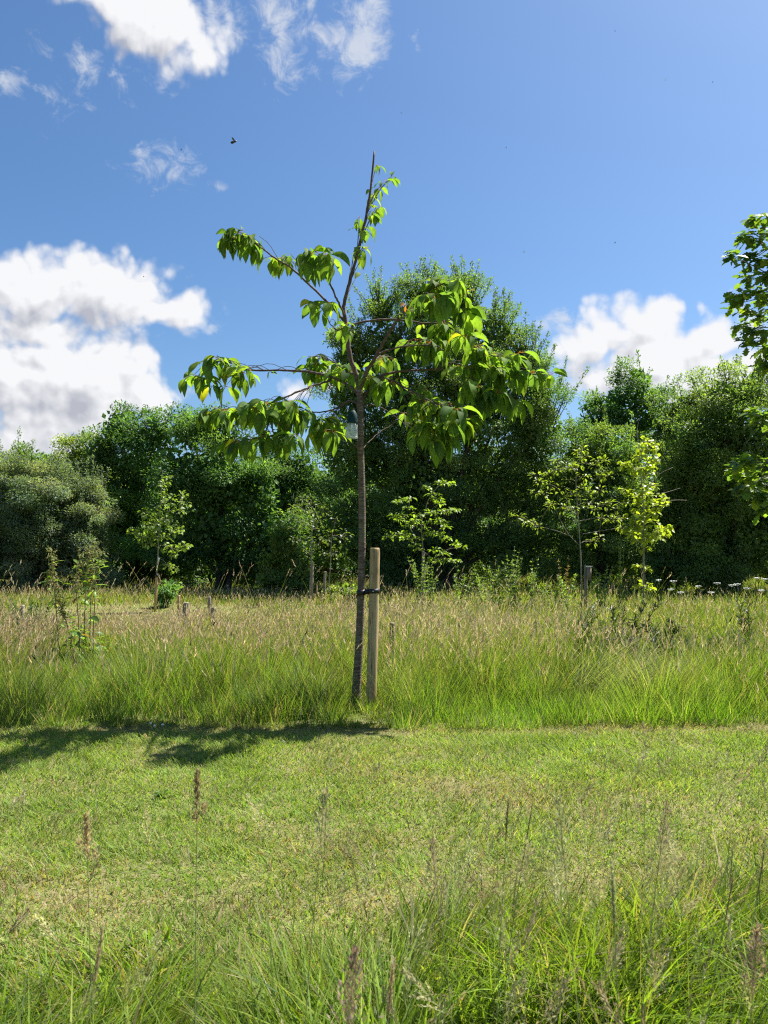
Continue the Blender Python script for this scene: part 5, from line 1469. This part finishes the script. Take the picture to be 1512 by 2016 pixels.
# ------------------------------------------------------------------ prominent near grass stalks
def stalks():
    r = np.random.default_rng(71)
    G = 'seeding grass stalks in the foreground'
    L = [  # px, py top, head length px, distance, kind, label
        (389, 1515, 95, 1.45, 'pan', (.32, .27, .15), 'tall cocksfoot stalk with a dense brown head, highest above the mown strip'),
        (170, 1600, 95, 1.40, 'pan', (.46, .38, .22), 'pale straw grass stalk with loose side tufts, near the frame edge'),
        (1001, 1570, 80, 1.6, 'spike', (.24, .23, .11), 'dull green foxtail spike beside a thinner straight one'),
        (1050, 1572, 130, 1.6, 'thin', (.20, .18, .09), 'very thin brown rye-grass spike standing straight'),
        (1100, 1572, 150, 1.25, 'pan2', (.30, .33, .17), 'pale green panicle grass with a long blurred head'),
        (1205, 1705, 115, 1.0, 'spike', (.28, .32, .17), 'thick grey-green timothy spike, blurred close to the lens'),
        (1508, 1655, 110, 1.35, 'thin', (.22, .21, .09), 'olive leaning grass spike at the frame edge'),
        (1446, 1715, 100, 1.3, 'thin', (.26, .21, .11), 'brown leaning grass spike next to the olive edge spike'),
        (690, 1672, 80, 1.5, 'thin', (.24, .21, .11), 'short brown leaning spike over the dry patch'),
        (1312, 1585, 110, 1.45, 'pan2', (.34, .30, .19), 'wispy straw panicle leaning over the mown strip'),
        (640, 1560, 110, 1.3, 'pan2', (.32, .32, .18), 'faint airy bent-grass panicle arching in the middle foreground'),
        (775, 1890, 110, 1.1, 'spike', (.46, .37, .24), 'pinkish brown thick grass head rising from the bottom edge'),
        (205, 1815, 120, 1.05, 'spike', (.42, .36, .22), 'pinkish tan grass head low in the foreground'),
        (1490, 1830, 110, 1.05, 'pan2', (.30, .24, .16), 'brownish panicle lying across the bottom corner grass'),
        (850, 1660, 110, 1.4, 'pan2', (.30, .26, .16), 'reddish tan open panicle between the dry patch and the thin spikes'),
        (700, 1875, 150, .9, 'pan2', (.33, .25, .19), 'arching pinkish panicle close to the bottom edge'),
    ]
    for i, (px, py, hl, d, kind, col, lab) in enumerate(L):
        t = P(px, py, d); k = d / FPX
        lean = r.normal(0, .06) if kind != 'thin' else (.10 if px > 1300 else r.normal(.02, .03))
        if px in (690,): lean = -.08
        b = np.array([t[0] - lean, d + r.normal(0, .04), 0.0]); b[2] = gz(b[0], b[1])
        root = thing('grass_stalk', b, lab, 'grass stalk', G)
        path = smooth_path([b, b + (t - b) * .5 + [-lean * .12, 0, 0], t], 24)
        V, F = tube(path, np.linspace(.0011, .0006, 24), 6)
        part('stem', root, V, F, np.tile([[.27, .31, .11]], (len(V), 1)), [M_dstem], True)
        D = nrm(path[-1] - path[-4]); HL = hl * k
        g = Geo(); c = np.array(col) * 1.2
        T1 = t[None]; D1 = D[None]
        if kind in ('spike', 'thin'):
            n = 120 if kind == 'spike' else 50
            rad = .0019 if kind == 'spike' else .0012
            f = r.random(n)
            p = t - D * (HL * f)[:, None] if False else t[None] - D[None] * (HL * f)[:, None]
            u = nrm(np.cross(D[None], rdir(n, r)))
            p = p + u * rad * .5
            ax = nrm(D[None] * 1.4 + u * .6)
            g.add(*rhombi(p, ax, nrm(np.cross(ax, rdir(n, r))), r.uniform(.006, .011, n), np.full(n, rad * .9), np.tile(c, (n, 1)) * r.uniform(.75, 1.3, (n, 1))))
            V, F = tube(np.array([t - D * HL, t - D * HL * .8, t - D * HL * .3, t]), [rad * .4, rad * .8, rad * .8, rad * .3], 8); g.add(V, F, c)
        elif kind == 'pan':
            for q in range(9):
                f = q / 9
                s0 = t - D * HL * (1 - f)
                if q in (0, 2):
                    s0 = s0 + rdir(1, r)[0] * np.array([.02, .02, .005])
                n = 30
                p = s0 + r.normal(0, 1, (n, 3)) * np.array([.0032, .0032, .007]) * (1.15 - .8 * f)
                ax = nrm(D[None] + .6 * rdir(n, r))
                g.add(*rhombi(p, ax, nrm(np.cross(ax, rdir(n, r))), r.uniform(.007, .012, n), np.full(n, .0035), np.tile(c, (n, 1)) * r.uniform(.75, 1.3, (n, 1))))
                V, F = tube(np.array([t - D * min(HL, HL * (1.15 - f)), s0]), .0007, 4); g.add(V, F, c)
        else:
            panicles(g, T1, D1, np.array([HL * 1.25]), c[None], np.array([.0030]), r, rows=11, per=6, spread=.6)
        g.part('seed_head', root, [M_head])
        n = 3
        kk = np.array([5, 9, 13]); a = r.uniform(0, 2 * pi, n)
        for q in range(3):
            V, F, C, _, _ = blades(path[kk[q:q + 1]], r.uniform(.06, .13, 1), np.full(1, .0035), r.uniform(0, pi, 1), np.cos(a[q:q + 1]), np.sin(a[q:q + 1]), r.uniform(.4, 1, 1), np.array([[.13, .2, .04]]), np.array([[.2, .22, .06]]), 5)
            part('blade', root, V, F, C, [M_grass])
stalks()

# ------------------------------------------------------------------ insects in the air
def insect(px, py, d, size, label, ang, seed, group='insects flying over the meadow', name='flying_insect', cat='insect'):
    r = np.random.default_rng(seed)
    c = P(px, py, d)
    root = thing(name, c, label, cat, group)
    ax = np.array([cos(ang), .25, sin(ang)]); ax = nrm(ax)
    s = np.linspace(-.5, .5, 11)
    R = size * np.interp(s, [-.5, -.42, -.2, -.02, .06, .2, .3, .34, .42, .5], [.02, .14, .2, .15, .10, .17, .10, .09, .12, .03])
    V, F = tube(c + ax * (s * size)[:, None], R, 10)
    part('body', root, V, F, None, [M_insect], True)
    for sg in (-1, 1):
        w = nrm(np.array([-.35 * ax[0] + .1, sg * 1.0, .75]))
        u = nrm(np.cross(w, ax)); L = size * .72
        q = np.linspace(0, 1, 6); ww = np.array([.06, .18, .26, .28, .2, .04]) * size
        p0 = c + ax * size * .18
        cen = p0 + w * (q * L)[:, None] - ax * (q * L * .3)[:, None]
        V = np.concatenate([cen + ax * ww[:, None] * .5, cen - ax * ww[:, None] * .5 + u * .02 * size])
        i = np.arange(5)
        part('wing', root, V, np.stack([i, i + 1, i + 7, i + 6], -1), None, [M_wing])
insect(460, 279.5, 2.3, .021, 'dark plump bee in flight, largest insect in the sky', radians(28), 1, None, 'bee', 'bee')
for i, (px, py, d, s, a, lab) in enumerate([
    (997, 291, 4.0, .010, 10, 'tiny pale-winged insect in clear sky right of the leader tip'),
    (1310, 157, 4.2, .010, 40, 'tiny dark insect high in the clear sky, one of two close together'),
    (1403, 162, 4.5, .009, -20, 'tiny dark insect at the right of the close pair high up'),
    (1211, 61, 4.2, .009, 60, 'tiny insect nearest to the top edge of the sky'),
    (790, 222, 4.2, .010, 70, 'tiny insect above and right of the leader tip'),
    (1032, 496, 4.4, .012, 15, 'small dark insect over the tall central tree'),
    (1211, 478, 4.4, .012, 5, 'small winged insect above the white cloud'),
    (357, 295, 3.6, .009, 30, 'tiny speck-like insect left of the bee'),
    (283, 545, 4.0, .009, 10, 'tiny insect in front of the big white cloud bank')]):
    insect(px, py, d, s, lab, radians(a), 10 + i)
